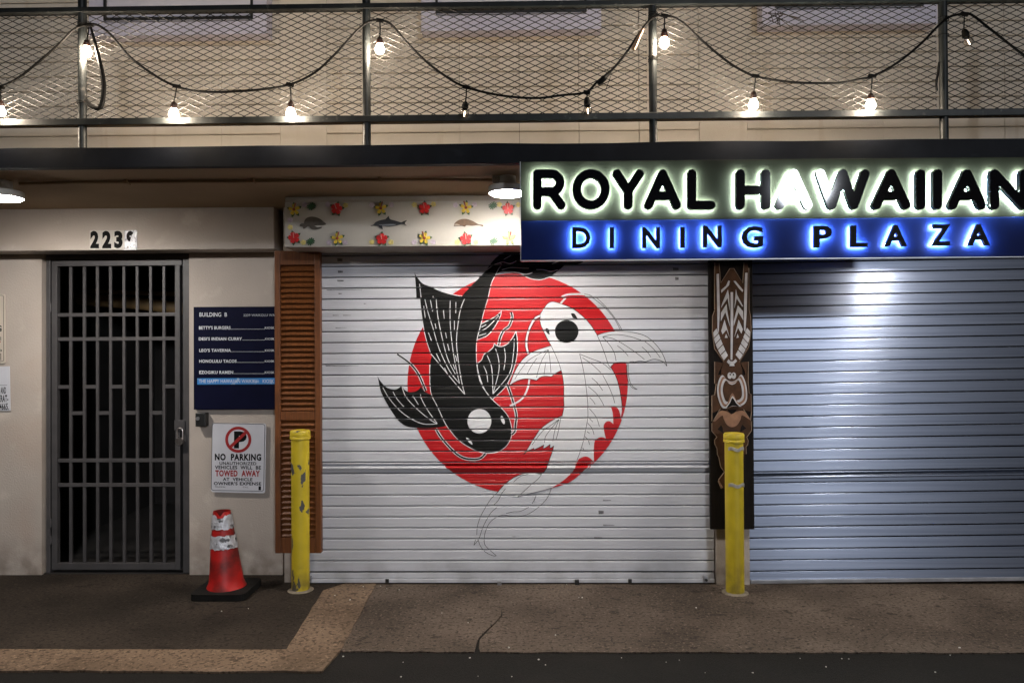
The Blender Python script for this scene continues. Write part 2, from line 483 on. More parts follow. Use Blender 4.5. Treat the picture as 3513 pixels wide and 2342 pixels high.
# ------------------------------------------------------------------ ground
road = MB().slab([(-40, -40), (40, -40), (40, 14), (-40, 14)], -.10, -.007).build("road", 'asphalt', kind="structure")
def g2(px, py): p = G(px, py); return (p.x, p.y)
def wob(a, b, n, amp):                 # uneven edge between two ground points
    out = []
    for i in range(n):
        t = i / n
        out.append((a[0] + (b[0] - a[0]) * t + random.uniform(-amp, amp) * (i > 0), a[1] + (b[1] - a[1]) * t + random.uniform(-amp, amp) * (i > 0)))
    return out
yfr = G(2400, 2236).y
crack = [g2(*p) for p in [(1648, 2235), (1643, 2222), (1646, 2192), (1676, 2160), (1697, 2140), (1723, 2111), (1721, 2080), (1719, 2110), (1693, 2138), (1667, 2161), (1643, 2185), (1636, 2202), (1627, 2235)]]
sr0, sr1 = g2(1165, 2231), g2(1292, 2000)
pav = [(XR + 4, 5.6), (sr1[0] + (5.6 - sr1[1]) * (sr1[0] - sr0[0]) / (sr1[1] - sr0[1]), 5.6), sr1, sr0]
pav += wob(sr0, crack[-1], 22, .008) [1:] + crack[::-1] + wob(crack[0], (XR + 4, yfr), 110, .008)[1:] + [(XR + 4, yfr)]
MB().slab(pav, -.09, 0.0).build("pavement", 'pave', kind="structure")
sl0, sl1 = g2(983, 2228), g2(1108, 2026)
ylin, ylout = G(400, 2229).y, G(400, 2303).y
inf = [(XL - 4, 5.6), (XL - 4, ylin), (sl0[0] + .01, ylin), (sl1[0] + .012, sl1[1]), (sl1[0] + .35, 5.6)]
MB().slab(inf, -.09, 0.001).build("pavement_infill", 'pavedark', kind="structure")
c0, c1 = g2(1103, 2303), g2(1168, 2231)
strip = [(XL - 4, ylin)] + [(XL - 4, ylout)] + wob((XL - 4, ylout), c0, 90, .009)[1:] + [c0, c1] + wob(c1, sr1, 16, .005)[1:] + [sr1, (sr1[0] + .02, 5.08), (sl1[0] + .16, 5.08)] + [sl1] + wob(sl1, sl0, 12, .004)[1:] + [sl0]
strip += wob(sl0, (XL - 4, ylin), 50, .004)[1:]
MB().slab(strip, -.09, 0.004).build("kerb_strip", 'kerb', kind="structure")

# ------------------------------------------------------------------ building
bld = thing("building", (0, 5.3, 0), "two-storey cream painted building with a block-walled upper floor over a recessed ground floor", "building")
gx0, gx1 = X(143, DW), X(649, DW)
gtop = Z(868, DW, 400)
wr = X(968, DW)
# ground-floor wall around the gate opening
mb = MB()
mb.prism([(XL, -.02), (gx0, -.02), (gx0, gtop), (gx1, gtop), (gx1, -.02), (wr, -.02), (wr, 2.7), (XL, 2.7)], DW, DW + .075)
mb.build("lower_wall", 'wall', bld)
mb = MB().box(XL, X(942, 5.02), 5.02, DW - .002, Z(858, 5.02, 400), CEIL + .04)
mb.build("lintel_beam", 'wall', bld, bevel=.006)
mb = MB().box(X(968, DS) + .003, X(1053, DS), 5.035, DW + .3, -.02, 2.6)
mb.build("pier", 'wall', bld)
mb = MB().box(X(2449, DS), X(2562, DS), 4.985, DW + .3, -.02, 2.6)
mb.build("pier", 'wall', bld)
mb = MB().box(XR - .5, XR + 2, 4.99, DW + .3, -.02, 2.6)
mb.build("pier", 'wall', bld)
# overhanging walkway slab
fz1 = Z(506, DF, 400)
mb = MB()
n = 40
top = [(XL + (XR + 2 - XL) * i / n, fz1 + .006 * math.sin(i * 1.7) * random.random()) for i in range(n + 1)]
mb.prism([(XL, CEIL - .004)] + [(XR + 2, CEIL - .004)] + top[::-1], DF, DF + .05)
fas = mb.build("slab_edge", 'navy', bld, bevel=.004)
MB().box(XL, XR + 2, DF + .05, DW + .3, CEIL, fz1 - .01).build("ceiling", 'ceiling', bld)
# dark rooms behind
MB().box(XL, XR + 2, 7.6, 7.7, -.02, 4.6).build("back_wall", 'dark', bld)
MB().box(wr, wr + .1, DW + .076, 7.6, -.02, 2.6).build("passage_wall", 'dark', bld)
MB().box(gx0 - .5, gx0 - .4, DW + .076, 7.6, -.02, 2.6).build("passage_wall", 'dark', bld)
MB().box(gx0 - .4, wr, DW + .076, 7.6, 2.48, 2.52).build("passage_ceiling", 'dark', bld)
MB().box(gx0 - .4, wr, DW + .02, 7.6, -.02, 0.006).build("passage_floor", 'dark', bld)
# upper wall of stack-bonded painted block
uw = MB().box(XL, XR + 2, DW + .028, DW + .3, fz1 - .01, 5.2).build("upper_wall", 'mortar', bld)
joints = [-450, -246, -43, 161, 358, 563, 762, 963, 1124, 1176, 1378, 1581, 1786, 1991, 2198, 2405, 2570, 2619, 2825, 3036, 3246, 3457, 3665, 3870]
pil = {(963, 1124), (2405, 2570)}
pit = 51.7 * DW / F
zj = Z(467.7, DW, 200)
k0 = int((zj - fz1) / pit) + 1
cache = {}
for a, b in zip(joints, joints[1:]):
    x0, x1 = X(a, DW), X(b, DW)
    if (a, b) in pil:
        MB().box(x0 + .0015, x1 - .0015, DW + .001, DW + .05, fz1 - .02, 5.0).build("pilaster", 'block', uw, bevel=.002)
        continue
    key = round(x1 - x0, 2)
    for k in range(-k0, 10):
        zb = zj + k * pit
        if key not in cache:
            wd = x1 - x0
            hx, hz, g, gz, c = wd / 2, pit / 2, .0001, .0030, .004
            m0 = MB()
            m0.add([(-hx + g, 0.05, -hz + gz), (hx - g, 0.05, -hz + gz), (hx - g, 0.05, hz - gz), (-hx + g, 0.05, hz - gz),
                    (-hx + g, c, -hz + gz), (hx - g, c, -hz + gz), (hx - g, c, hz - gz), (-hx + g, c, hz - gz),
                    (-hx + g + c * .12, 0, -hz + gz + c), (hx - g - c * .12, 0, -hz + gz + c), (hx - g - c * .12, 0, hz - gz - c), (-hx + g + c * .12, 0, hz - gz - c)],
                   [(0, 1, 5, 4), (1, 2, 6, 5), (2, 3, 7, 6), (3, 0, 4, 7), (4, 5, 9, 8), (5, 6, 10, 9), (6, 7, 11, 10), (7, 4, 8, 11), (8, 9, 10, 11)])
            o = m0.build("block", 'block')
            o.parent = uw
            cache[key] = o
        else:
            o = cache[key].copy(); C.objects.link(o)
        o.location = ((x0 + x1) / 2, DW - 5.3 + random.uniform(0, .0022), zb + pit / 2)
MB().box(XL, X(joints[0], DW), DW + .002, DW + .05, fz1 - .02, 5.0).build("wall_end", 'block', uw)
MB().box(X(joints[-1], DW), XR + 2, DW + .002, DW + .05, fz1 - .02, 5.0).build("wall_end", 'block', uw)
MB().box(X(joints[0], DW), X(joints[-1], DW), DW + .001, DW + .05, zj + 10 * pit + .002, 5.2).build("wall_head", 'block', uw)
# windows with black bars
wf = DW - .11
for (a, b, yb, la, lb, ly) in [(306, 918, 121, 359, 865, 66), (1450, 2070, 104, 1503, 2016, 42), (2624, 3228, 84, 2674, 3178, 22)]:
    x0, x1 = X(a, wf), X(b, wf)
    zb = Z(yb, wf, (a + b) / 2)
    win = MB()
    p0, p1, pz = X(la, wf) - .004, X(lb, wf) + .004, Z(ly, wf, (la + lb) / 2) - .02
    win.prism([(x0, zb), (x1, zb), (x1, zb + 1.5), (p1, zb + 1.5), (p1, pz), (p0, pz), (p0, zb + 1.5), (x0, zb + 1.5)], wf, DW)
    wo = win.build("window", 'lav', bld)
    MB().box(p0 + .002, p1 - .002, wf + .03, wf + .05, pz + .002, zb + 1.5).build("pane", 'lavpane', wo)
    yb_ = wf - .012
    for (bx0, bx1, bz0, bz1) in [(X(la - 4, yb_), X(la + 4, yb_), Z(ly + 4, yb_, la), zb + 1.5), (X(lb - 4, yb_), X(lb + 4, yb_), Z(ly + 4, yb_, la), zb + 1.5), (X(la + 4, yb_) + .001, X(lb - 4, yb_) - .001, Z(ly + 4, yb_, la), Z(ly - 5, yb_, la))]:
        MB().box(bx0, bx1, yb_, wf - .001, bz0, bz1).build("bar", 'black', wo)

# ------------------------------------------------------------------ things inside the passage
pd = 6.3
t = thing("ceiling_duct", (X(380, pd), pd, 2.2), "tan duct hanging in the dark passage behind the barred gate", "duct")
mb = MB(); mb.tube([W(150, 1010, pd), W(330, 1030, pd), W(470, 1040, pd - .1), W(640, 1060, pd)], .055, 10)
mb.build("pipe", 'duct', t, smooth=True)
mb = MB(); mb.tube([W(160, 985, pd + .1), W(330, 1000, pd + .1), W(640, 1010, pd + .3)], .02, 8)
mb.build("thin_pipe", 'duct', t, smooth=True)
for a in (250, 520):
    q = W(a, 1020, pd); MB().box(q.x - .012, q.x + .012, pd - .012, pd + .012, q.z, 2.479).build("hanger", 'dark', t)

# ------------------------------------------------------------------ barred gate
DG_ = DW + .05
gp = lambda px: X(px, DG_)
gz = lambda py: Z(py, DG_, 400)
gate = thing("security_gate", (gp(400), DG_, 0), "grey steel barred gate with padlock below the number sign", "gate")
MB().box(gx0 + .012, gp(178), DG_ - .02, DG_ + .04, 0.007, gz(876)).build("jamb", 'grey_steel', gate, bevel=.003)
MB().box(gp(631), gx1 - .002, DG_ - .02, DG_ + .04, 0.007, gz(876)).build("jamb", 'grey_steel', gate, bevel=.003)
MB().box(gx0 + .012, gx1 - .002, DG_ - .021, DG_ + .04, gz(891), gz(874)).build("header", 'grey_steel', gate, bevel=.003)
MB().box(gp(620), gp(632), DG_ + .028, DG_ + .036, 0.02, gz(892)).build("stop", 'dark', gate)
leaf = MB().box(gp(183), gp(201), DG_ - .018, DG_ + .02, gz(1951), gz(895)).build("stile", 'grey_steel', gate, bevel=.002)
MB().box(gp(604), gp(621), DG_ - .018, DG_ + .02, gz(1951), gz(913)).build("stile", 'grey_steel', gate, bevel=.002)
MB().box(gp(201), gp(629), DG_ - .024, DG_ + .02, gz(913), gz(895)).build("rail", 'grey_steel', gate, bevel=.002)
MB().box(gp(201), gp(604), DG_ - .0185, DG_ + .02, gz(1950), gz(1929)).build("rail", 'grey_steel', gate, bevel=.002)
bars = [243, 290, 335, 380, 426, 471.5, 517.5, 563]
hb = .0098
b0 = None
for p in bars:
    if b0 is None:
        b0 = MB().box(gp(p) - hb, gp(p) + hb, DG_ - .006, DG_ + .012, gz(1929), gz(913)).build("bar", 'grey_steel', gate, bevel=.0015)
        bx = gp(p)
    else:
        inst(b0, (gp(p) - bx, 0, 0))
for py in (1079, 1162, 1578, 1662):
    MB().box(gp(201), gp(604), DG_ - .009, DG_ + .010, gz(py + 6), gz(py - 6)).build("cross_bar", 'grey_steel', gate, bevel=.0015)
edges = [201] + bars + [604]
for i in range(9):
    py = 1326 if i % 2 == 0 else 1416
    MB().box(gp(edges[i]) + (hb if i else 0), gp(edges[i + 1]) - (hb if i < 8 else 0), DG_ - .008, DG_ + .010, gz(py + 6), gz(py - 6)).build("cross_bar", 'grey_steel', gate, bevel=.0015)
for py in (1055, 1790, 1848):
    MB().tube([(gp(181), DG_ - .022, gz(py + 14)), (gp(181), DG_ - .022, gz(py - 14))], .007, 10).build("hinge", 'grey_steel', gate, smooth=True)
MB().box(gp(604), gp(640), DG_ - .03, DG_ - .025, gz(1475), gz(1440)).build("hasp", 'grey_steel', gate, bevel=.002)
pl = thing("padlock", tuple(W(617, 1510, DG_ - .055)), "small round steel padlock hanging from the gate hasp", "padlock")
q = W(617, 1500, DG_ - .05)
mb = MB()
mb.tube([(q.x - .020, q.y, q.z - .02), (q.x - .020, q.y, q.z + .045)] + [(q.x - .02 * math.cos(a), q.y, q.z + .045 + .022 * math.sin(a)) for a in [math.pi * i / 8 for i in range(1, 8)]] + [(q.x + .020, q.y, q.z + .045), (q.x + .020, q.y, q.z - .02)], .0055, 8)
mb.build("shackle", 'brass', pl, smooth=True)
mb = MB(); c = W(617, 1513, DG_ - .05)
mb.prism(circ(c.x, c.z, .028, .026, 24), c.y - .013, c.y + .013)
mb.build("lock_body", 'brass', pl, bevel=.004)

# ------------------------------------------------------------------ house number on the beam
hn = thing("house_number", tuple(W(385, 822, 5.018)), "street number 2239 in black stick-on digits above the gate", "house number")
for dch, (a, b), (pa, pb), pm in [("2", (310, 340), (308, 345), 'stickerclear'), ("2", (351, 382), (346, 386), 'stickerclear'), ("3", (392, 421), (387, 426), 'stickerclear'), ("9", (434, 461), (427, 470), 'stickershiny')]:
    plate = MB().prism(xz([(pa, 857), (pb, 857), (pb, 790), (pa, 790)], 5.017), 5.0165, 5.0195).build("number_sticker", pm, hn)
    mb = MB(); text(mb, dch, (a, 792, b, 852), 5.0155, bold=.06, D=5.017)
    mb.build("digit", 'printblack', plate)
# worn patch over the last digit
mb = MB().prism(xz(cr([(452, 806), (460, 800), (468, 808), (468, 835), (462, 842), (455, 836), (446, 834), (448, 820)], 4, True), 5.014), 5.0148, 5.0153)
mb.build("peeling_film", 'stickershiny', hn)

# ------------------------------------------------------------------ header box over the shutters with stuck-on ornaments
hx0 = X(978, DB)
hz0 = Z(846, DB, 1400)
MB().box(hx0, XR + 1, DB + .006, DW, hz0 + .002, CEIL - .001).build("shutter_housing", 'header', bld, bevel=.004)
pz1, pz0 = Z(692, DB, 1400), Z(845, DB, 1400)
fp = thing("flower_panel", (X(1385, DB), DB, pz0), "long white panel with flower and sea animal ornaments above the koi shutter", "panel")
MB().box(hx0 + .004, X(2350, DB), DB - .012, DB + .005, pz0, pz1).build("board", 'panelwhite', fp, bevel=.002)
fy = DB - .0125
def U2(p): return W(p[0], p[1], fy)
def petals(cx, cy, r, nseg, wid, y0, y1, mm, name, rot=0.0, parent=None, inner=.12):
    mb = MB()
    for k in range(nseg):
        a = rot + 2 * math.pi * k / nseg
        pts = [(inner, -.10), (.45, -wid * .75), (.78, -wid), (1.0, -wid * .45), (.94, 0), (1.0, wid * .45), (.78, wid), (.45, wid * .75), (inner, .10)]
        poly = [(cx + r * (u * math.cos(a) - v * math.sin(a)), cy + r * (u * math.sin(a) + v * math.cos(a))) for u, v in pts]
        mb.prism(poly, y0 - .0004 * (k % 3), y1)
    return mb.build(name, mm, parent or fp)
def hibiscus(p, kind, tilt):
    q = U2(p)
    r = .036
    lf = MB()
    for a in (R_(90), R_(20), R_(160), R_(245), R_(300)):
        a += tilt
        poly = [(q.x + r * (u * math.cos(a) - v * math.sin(a)), q.z + r * (u * math.sin(a) + v * math.cos(a))) for u, v in [(.4, 0), (.75, -.26), (1.05, -.22), (1.38, 0), (1.05, .22), (.75, .26)]]
        lf.prism(poly, fy - .006 - .0003 * (int(a * 10) % 3), fy)
    fl = petals(q.x, q.z, r, 5, .42 if kind == 'red' else .30, fy - .014, fy - .006, 'petalred' if kind == 'red' else 'petalyellow', "flower", R_(90) + tilt, inner=.0)
    lf.build("leaf", 'leafgreen', fl)
    st = MB()
    if kind == 'red':
        st.tube([(q.x, fy - .016, q.z - .002), (q.x - .006 + tilt * .02, fy - .024, q.z + .030)], [.0028, .0018], 6)
        st.build("stamen", 'stamen', fl)
    else:
        st.prism(circ(q.x, q.z, .009, .009, 10), fy - .017, fy - .014)
        st.tube([(q.x, fy - .017, q.z), (q.x + .012 * (1 if tilt >= 0 else -1), fy - .024, q.z + .040)], [.0022, .005], 6)
        st.build("stamen", 'stamenred', fl)
def small(p, mm):
    q = U2(p); petals(q.x, q.z, .017, 5, .42, fy - .006, fy, mm, "small_flower", random.random())
def monstera(p):
    q = U2(p); r = .027
    pts = []
    for i in range(44):
        a = 2 * math.pi * i / 44
        rr = r * (1.05 if i % 4 in (0, 1, 2) else .55) * (1 - .25 * math.cos(a - 2.2) ** 8)
        pts.append((q.x + rr * math.cos(a), q.z + rr * .92 * math.sin(a)))
    MB().prism(pts, fy - .006, fy).build("monstera_leaf", 'leafgreen', fp)
for x_, y_, k_, tl in [(1011, 720, 'yellow', .1), (1156, 717, 'red', -.2), (1308, 716, 'yellow', .1), (1457, 715, 'red', 0), (1599, 714, 'yellow', -.1), (1743, 717, 'red', .1),
                       (1010, 816, 'red', .3), (1159, 819, 'yellow', .1), (1311, 820, 'red', 0), (1457, 818, 'yellow', -.2), (1599, 820, 'red', .2), (1747, 818, 'yellow', .1)]:
    hibiscus((x_, y_), k_, tl)
for x_, y_, mm in [(1045, 702, 'petallilac'), (1125, 702, 'petallilac'), (1186, 705, 'petalpale'), (1276, 704, 'petallilac'), (1343, 703, 'petallilac'), (1422, 703, 'petalpale'), (1487, 701, 'petalpale'), (1563, 704, 'petallilac'), (1628, 702, 'petallilac'), (1713, 702, 'petalpale'), (1779, 703, 'petalpale'),
                   (1041, 832, 'petalpale'), (996, 780, 'petalpale'), (996, 755, 'petallilac'), (1129, 832, 'petallilac'), (1185, 832, 'petallilac'), (1276, 831, 'petalpale'), (1342, 831, 'petalpale'), (1421, 831, 'petallilac'), (1486, 831, 'petallilac'), (1569, 831, 'petalpale'), (1633, 831, 'petalpale'), (1718, 831, 'petallilac'), (1773, 832, 'petallilac')]:
    small((x_, y_), mm)
for p in [(1069, 708), (1691, 706), (1066, 829), (1694, 827)]: monstera(p)
a7 = lambda pts: [(960 + x / 5.345, 670 + y / 5.345) for x, y in pts]
a8 = lambda pts: [(1380 + x / 5.345, 670 + y / 5.345) for x, y in pts]
MB().prism(xz(a7(cr([(450, 520), (480, 440), (560, 400), (660, 405), (750, 440), (810, 490), (850, 522), (820, 545), (740, 545), (640, 560), (540, 570), (470, 560)], 4, True)), fy), fy - .012, fy).build("turtle_shell", 'turtle', fp)
MB().prism(xz(a7(cr([(370, 565), (390, 530), (440, 520), (500, 540), (500, 580), (440, 615), (425, 580)], 4, True)), fy), fy - .009, fy).build("turtle_head", 'turtle', fp)
MB().prism(xz(a7(cr([(545, 560), (640, 565), (700, 590), (775, 585), (730, 615), (640, 632), (580, 615)], 4, True)), fy), fy - .0095, fy).build("turtle_flipper", 'turtle', fp)
MB().prism(xz(a7(runs([(1670, 562), (1720, 545), (1760, 500), (1840, 465), (1940, 445)], [(1940, 445), (1975, 410), (2000, 382)], [(2000, 382), (2025, 440), (2120, 470), (2230, 502)], [(2230, 502), (2290, 475), (2335, 462)], [(2335, 462), (2295, 515), (2335, 562)], [(2335, 562), (2250, 525), (2150, 555), (2000, 575), (1880, 560)], [(1880, 560), (1885, 600), (1895, 628)], [(1895, 628), (1830, 590), (1800, 560), (1730, 555), (1670, 562)])), fy), fy - .010, fy).build("dolphin", 'dolphin', fp)
MB().prism(xz(a7(cr([(1820, 545), (1920, 535), (2040, 530), (2140, 540), (2060, 562), (1960, 566), (1870, 558)], 4, True)), fy), fy - .0108, fy - .009).build("dolphin_belly", 'dolphinbelly', fp)
MB().prism(xz(a8(runs([(950, 555), (970, 510), (1050, 455), (1160, 438), (1280, 470), (1400, 535), (1475, 545)], [(1475, 545), (1485, 575), (1400, 548), (1280, 556), (1180, 550), (1150, 578), (1090, 560), (1020, 568), (950, 570)])), fy), fy - .010, fy).build("seal", 'seal', fp)
MB().prism(xz(a8(cr([(955, 558), (985, 530), (1040, 540), (1060, 560), (1000, 567)], 4, True)), fy), fy - .0108, fy - .009).build("seal_face", 'sealface', fp)

# ------------------------------------------------------------------ roller shutters
PIT = 37.45 * DS / F
GAP = .0074
HH = PIT - GAP
PROF = [(0, .0035), (.05, .0012), (.11, 0), (.22, 0), (.235, .0009), (.26, 0), (.68, 0), (.70, .0013), (.725, 0), (.96, 0), (1, .0015)]
BARP = [(0, .002), (.07, 0), (.10, .001), (.33, .032), (.35, 0)] + [(.35 + .32 * (1 - math.cos(math.pi * q / 8)) / 2, -.017 * math.sin(math.pi * q / 8)) for q in range(1, 8)] + [(.67, 0), (1, .001)]
def prof_y(t, prof):
    for (a, ya), (b, yb) in zip(prof, prof[1:]):
        if t <= b: return ya + (yb - ya) * (t - a) / (b - a)
    return prof[-1][1]
ALUP = [(0, .0016), (.035, .0002), (.06, 0), (.17, 0), (.18, .0005), (.20, 0), (.69, 0), (.70, .0004), (.715, 0), (.97, 0), (1, .001)]
def slat_mesh(x0, x1, prof, mm, parent, name):
    mb = MB()
    v, f = [], []
    n = len(prof)
    pts = [(yy, -t * HH) for t, yy in prof] + [(.038, -HH), (.038, 0)]
    for x in (x0, x1):
        v += [(x, p[0], p[1]) for p in pts]
    k = len(pts)
    for i in range(k):
        j = (i + 1) % k
        f.append((i, j, k + j, k + i))
    f.append(tuple(range(k))[::-1]); f.append(tuple(range(k, 2 * k)))
    return mb.add(v, f)
def shutter(name, xa, xb, ztop, nsl, bar, mm, label, zbot):
    sh = thing(name, ((xa + xb) / 2, DS, zbot), label, "shutter")
    o0 = None
    for k in range(nsl):
        if k == bar:
            o = slat_mesh(xa, xb, BARP, mm, None, "slat")
            o = o.build("ridge_slat", mm, smooth=True)
            o.parent = sh
        elif o0 is None:
            o = slat_mesh(xa, xb, ALUP if mm == 'alu' else PROF, mm, None, "slat").build("slat", mm)
            o.parent = sh; o0 = o
        else:
            o = o0.copy(); C.objects.link(o); o.parent = sh
        o.location = Vector((0, DS + random.uniform(0, .0012) * (k != bar), ztop - k * PIT)) - ORIG[sh]
        if mm == 'alu': o.rotation_euler.x = random.uniform(-.016, .016)
    MB().box(xa, xb, DS + .046, DS + .056, zbot, ztop).build("gap_darkness_sheet", 'black', sh)  # added black sheet, stands in for the darkness seen between the slats
    zb = ztop - nsl * PIT
    s2 = MB().box(xa, xb, DS - .002, DS + .02, zbot + .028, zb - .004)
    s2.build("bottom_slat", mm, sh, bevel=.003)
    s3 = MB().box(xa, xb, DS - .014, DS + .028, zbot, zbot + .0255)
    s3.build("bottom_rail", 'steelbar' if mm == 'alu' else mm, sh, bevel=.003)
    return sh
zt1 = Z(874.5, DS, 1700)
zb1 = Z(1996, DS, 1700)
sa, sb = X(1056, DS), X(2444, DS)
sh1 = shutter("roller_shutter", sa, sb, zt1 + PIT, 30, 20, 'slat', "white slatted roller shutter painted with a black and a white koi on a red disc", zb1)
zt2 = Z(904.2, DS, 2613)
sa2, sb2 = X(2566, DS), XR - .45
sh2 = shutter("roller_shutter", sa2, sb2, zt2 + 2 * PIT, 31, 21, 'alu', "bare aluminium roller shutter right of the carved tiki board", Z(2000, DS, 2613))
sh2.location = (sa2, DS, Z(2000, DS, 2613))
for o in sh2.children: o.location.x += (sa2 + sb2) / 2 - sa2
sh2.rotation_euler = (0, -.0115, 0)
for px, D_ in ((1066, DS), (2418, DS)):
    q = W(px, 1982, DS)
    o = MB().box(q.x - .014, q.x + .014, DS - .034, DS - .0145, q.z - .022, q.z + .022).build("bolt_bracket", 'steelbar', sh1, bevel=.003)
    MB().tube([(q.x, DS - .046, q.z), (q.x, DS - .034, q.z)], .009, 10).build("bolt", 'black', o)
for px in (1330, 2160):
    q = W(px, 1988, DS); MB().box(q.x - .012, q.x + .012, DS - .024, DS - .0145, q.z - .012, q.z + .012).build("stop_block", 'black', sh1, bevel=.002)
for px in (2592, 2860):
    q = W(px, 1985, DS); o = MB().box(q.x - .014, q.x + .014, DS - .034, DS - .0145, q.z - .018, q.z + .018).build("bolt_bracket", 'steelbar' if px < 2700 else 'black', sh2, bevel=.003)

# ---- koi mural, paint laid on the slat faces
A = lambda *p: [(1250 + x / 2.8, 840 + y / 2.8) for x, y in p]
B = lambda *p: [(1250 + x / 2.8, 1250 + y / 2.8) for x, y in p]
Cc = lambda *p: [(1700 + x / 3.4846, 950 + y / 3.4846) for x, y in p]
Dd = lambda *p: [(1750 + x / 2.6133, 1100 + y / 2.6133) for x, y in p]
E = lambda *p: [(1600 + x / 3.0154, 1400 + y / 3.0154) for x, y in p]
zt = zt1 + PIT
def slat_of(z):
    k = int((zt - z) // PIT)
    return k, (zt - z - k * PIT) / HH
def mural(name, polys, mm, parent, layer, step=.00006):
    bm = bmesh.new()
    lay = bm.faces.layers.float.new("o")
    for i, poly in enumerate(polys):
        off = layer + (i * step)
        pts = [Vector((p[0], p[1], 0)) for p in xz(poly, DS)]
        vs = [bm.verts.new((p.x, 0, p.y)) for p in pts]
        for a, b, c in tessellate_polygon([pts]):
            if (pts[b] - pts[a]).cross(pts[c] - pts[a]).length < 1e-9: continue
            nn = (pts[b] - pts[a]).cross(pts[c] - pts[a]).z
            try: fc = bm.faces.new((vs[a], vs[b], vs[c]) if nn > 0 else (vs[a], vs[c], vs[b]))
            except ValueError: continue
            fc[lay] = off
    z0 = min(v.co.z for v in bm.verts); z1 = max(v.co.z for v in bm.verts)
    for k in range(31):
        ztop = zt - k * PIT
        if ztop < z0 or ztop - PIT > z1: continue
        for t_, _ in (BARP if k == 20 else PROF):
            zz = ztop - t_ * HH
            if z0 < zz < z1:
                bmesh.ops.bisect_plane(bm, geom=bm.verts[:] + bm.edges[:] + bm.faces[:], plane_co=(0, 0, zz), plane_no=(0, 0, 1))
    mb = MB()
    for fc in bm.faces:
        cz = fc.calc_center_median().z
        k, t_ = slat_of(cz)
        if t_ > 1.0 or k < 0: continue
        vv = []
        for vt in fc.verts:
            tt = min(1, max(0, (zt - vt.co.z - k * PIT) / HH))
            vv.append((vt.co.x, DS + prof_y(tt, BARP if k == 20 else PROF) - .0006 - fc[lay], vt.co.z))
        mb.add(vv, [tuple(range(len(vv)))])
    bm.free()
    return mb.build(name, mm, parent)
def line(pts, wd, sm=True):
    p = cr(pts, 5) if sm else pts
    return ribbon(p, wd)
def taper(pts, wd):
    p = cr(pts, 5); n = len(p)
    return ribbon(p, [max(.3, wd * min(1, 1.6 * (1 - i / (n - 1)))) for i in range(n)])
DISC = (1776, 1314, 378)
disc = mural("red_disc", [circ(*DISC, n=90)], 'red', sh1, 0)
def onarc(a0, a1, n=14):
    return [(DISC[0] + DISC[2] * math.cos(R_(a0 + (a1 - a0) * i / n)), DISC[1] + DISC[2] * math.sin(R_(a0 + (a1 - a0) * i / n))) for i in range(n + 1)]
# black koi
body_l = A((1170, 245), (1100, 320), (1010, 410), (930, 510), (860, 700), (760, 900), (660, 1040)) + A((630, 1150), (628, 1250), (640, 1420)) + B((700, 400), (775, 560), (830, 640), (900, 720), (1000, 790), (1100, 835), (1175, 850))
body_r = B((1175, 850), (1270, 840), (1350, 795), (1400, 725), (1418, 640), (1400, 540), (1370, 480), (1310, 410), (1230, 335), (1150, 230)) + A((1090, 1200), (1075, 1050), (1080, 920), (1110, 800), (1150, 640), (1190, 500), (1220, 370), (1260, 290))
black = []
black.append(runs(body_l, body_r, A((1260, 290), (1315, 195)), A((1315, 195), (1170, 245))))
tail_o = A((1170, 245), (1230, 160), (1300, 95), (1380, 60), (1490, 45), (1700, 50), (1900, 95), (2115, 140))
tail_i = A((2115, 140), (2100, 165), (2040, 185), (1935, 190), (1880, 235), (1820, 285), (1760, 315), (1690, 335), (1620, 330), (1560, 310), (1500, 275), (1440, 262), (1380, 258), (1310, 262), (1260, 290))
black.append(runs(tail_o, tail_i, A((1260, 290), (1170, 245))))
fin1 = A((482, 262), (500, 300), (560, 370), (660, 410), (740, 445), (860, 480), (940, 490))
fin1b = A((532, 510), (545, 640), (570, 800), (600, 930), (640, 1045))
black.append(runs(fin1, A((940, 490), (1000, 560), (960, 900), (900, 1200)), A((900, 1200), (760, 1150), (640, 1045)), fin1b[::-1], A((532, 510), (500, 510)), A((500, 510), (495, 390), (482, 262))))
fin2_t = [A((125, 1255), (150, 1300), (210, 1365), (290, 1388), (335, 1370), (358, 1345)), A((358, 1345), (385, 1390), (430, 1412), (480, 1408), (525, 1385), (545, 1355)), A((545, 1355), (570, 1395), (610, 1425), (645, 1435))]
fin2_b = B((800, 580), (740, 600), (620, 610), (500, 608), (400, 590), (330, 540), (270, 460), (210, 360), (160, 260), (135, 150), (125, 105))
black.append(runs(*fin2_t, [A((645, 1435))[0], B((720, 400))[0], B((800, 580))[0]], fin2_b))
fin3 = [A((1088, 1135), (1125, 1105), (1150, 1050), (1190, 1025), (1235, 985), (1248, 945)), A((1248, 945), (1270, 965), (1320, 975), (1380, 945), (1430, 880), (1455, 830)), A((1455, 830), (1468, 900), (1470, 1020), (1450, 1140), (1400, 1280), (1340, 1380), (1230, 1482))]
black.append(runs(*fin3, A((1230, 1482), (1170, 1420), (1100, 1270), (1088, 1135))))
fin4 = [A((1122, 757), (1200, 720), (1270, 680), (1318, 632)), A((1318, 632), (1300, 700), (1250, 790), (1180, 870), (1085, 910))]
black.append(runs(*fin4, A((1085, 910), (1100, 830), (1122, 757))))
wh = [A((315, 1048), (435, 1135), (520, 1240), (590, 1400)), B((685, 615), (750, 715), (860, 835), (940, 890), (1020, 908), (1110, 900), (1165, 850)), B((1370, 185), (1405, 280), (1440, 400), (1460, 490), (1450, 580), (1445, 640), (1415, 670)), A((1410, 645), (1420, 700), (1390, 780), (1340, 820), (1305, 890), (1290, 965))]
bk = mural("black_koi", black, 'mblack', sh1, .0004, .00008)
for o_ in black: pass
wl = []
for wline in wh: wl += line(wline, 10.5)
wl += line(body_l[7:], 2.6) + line(body_r, 2.6)
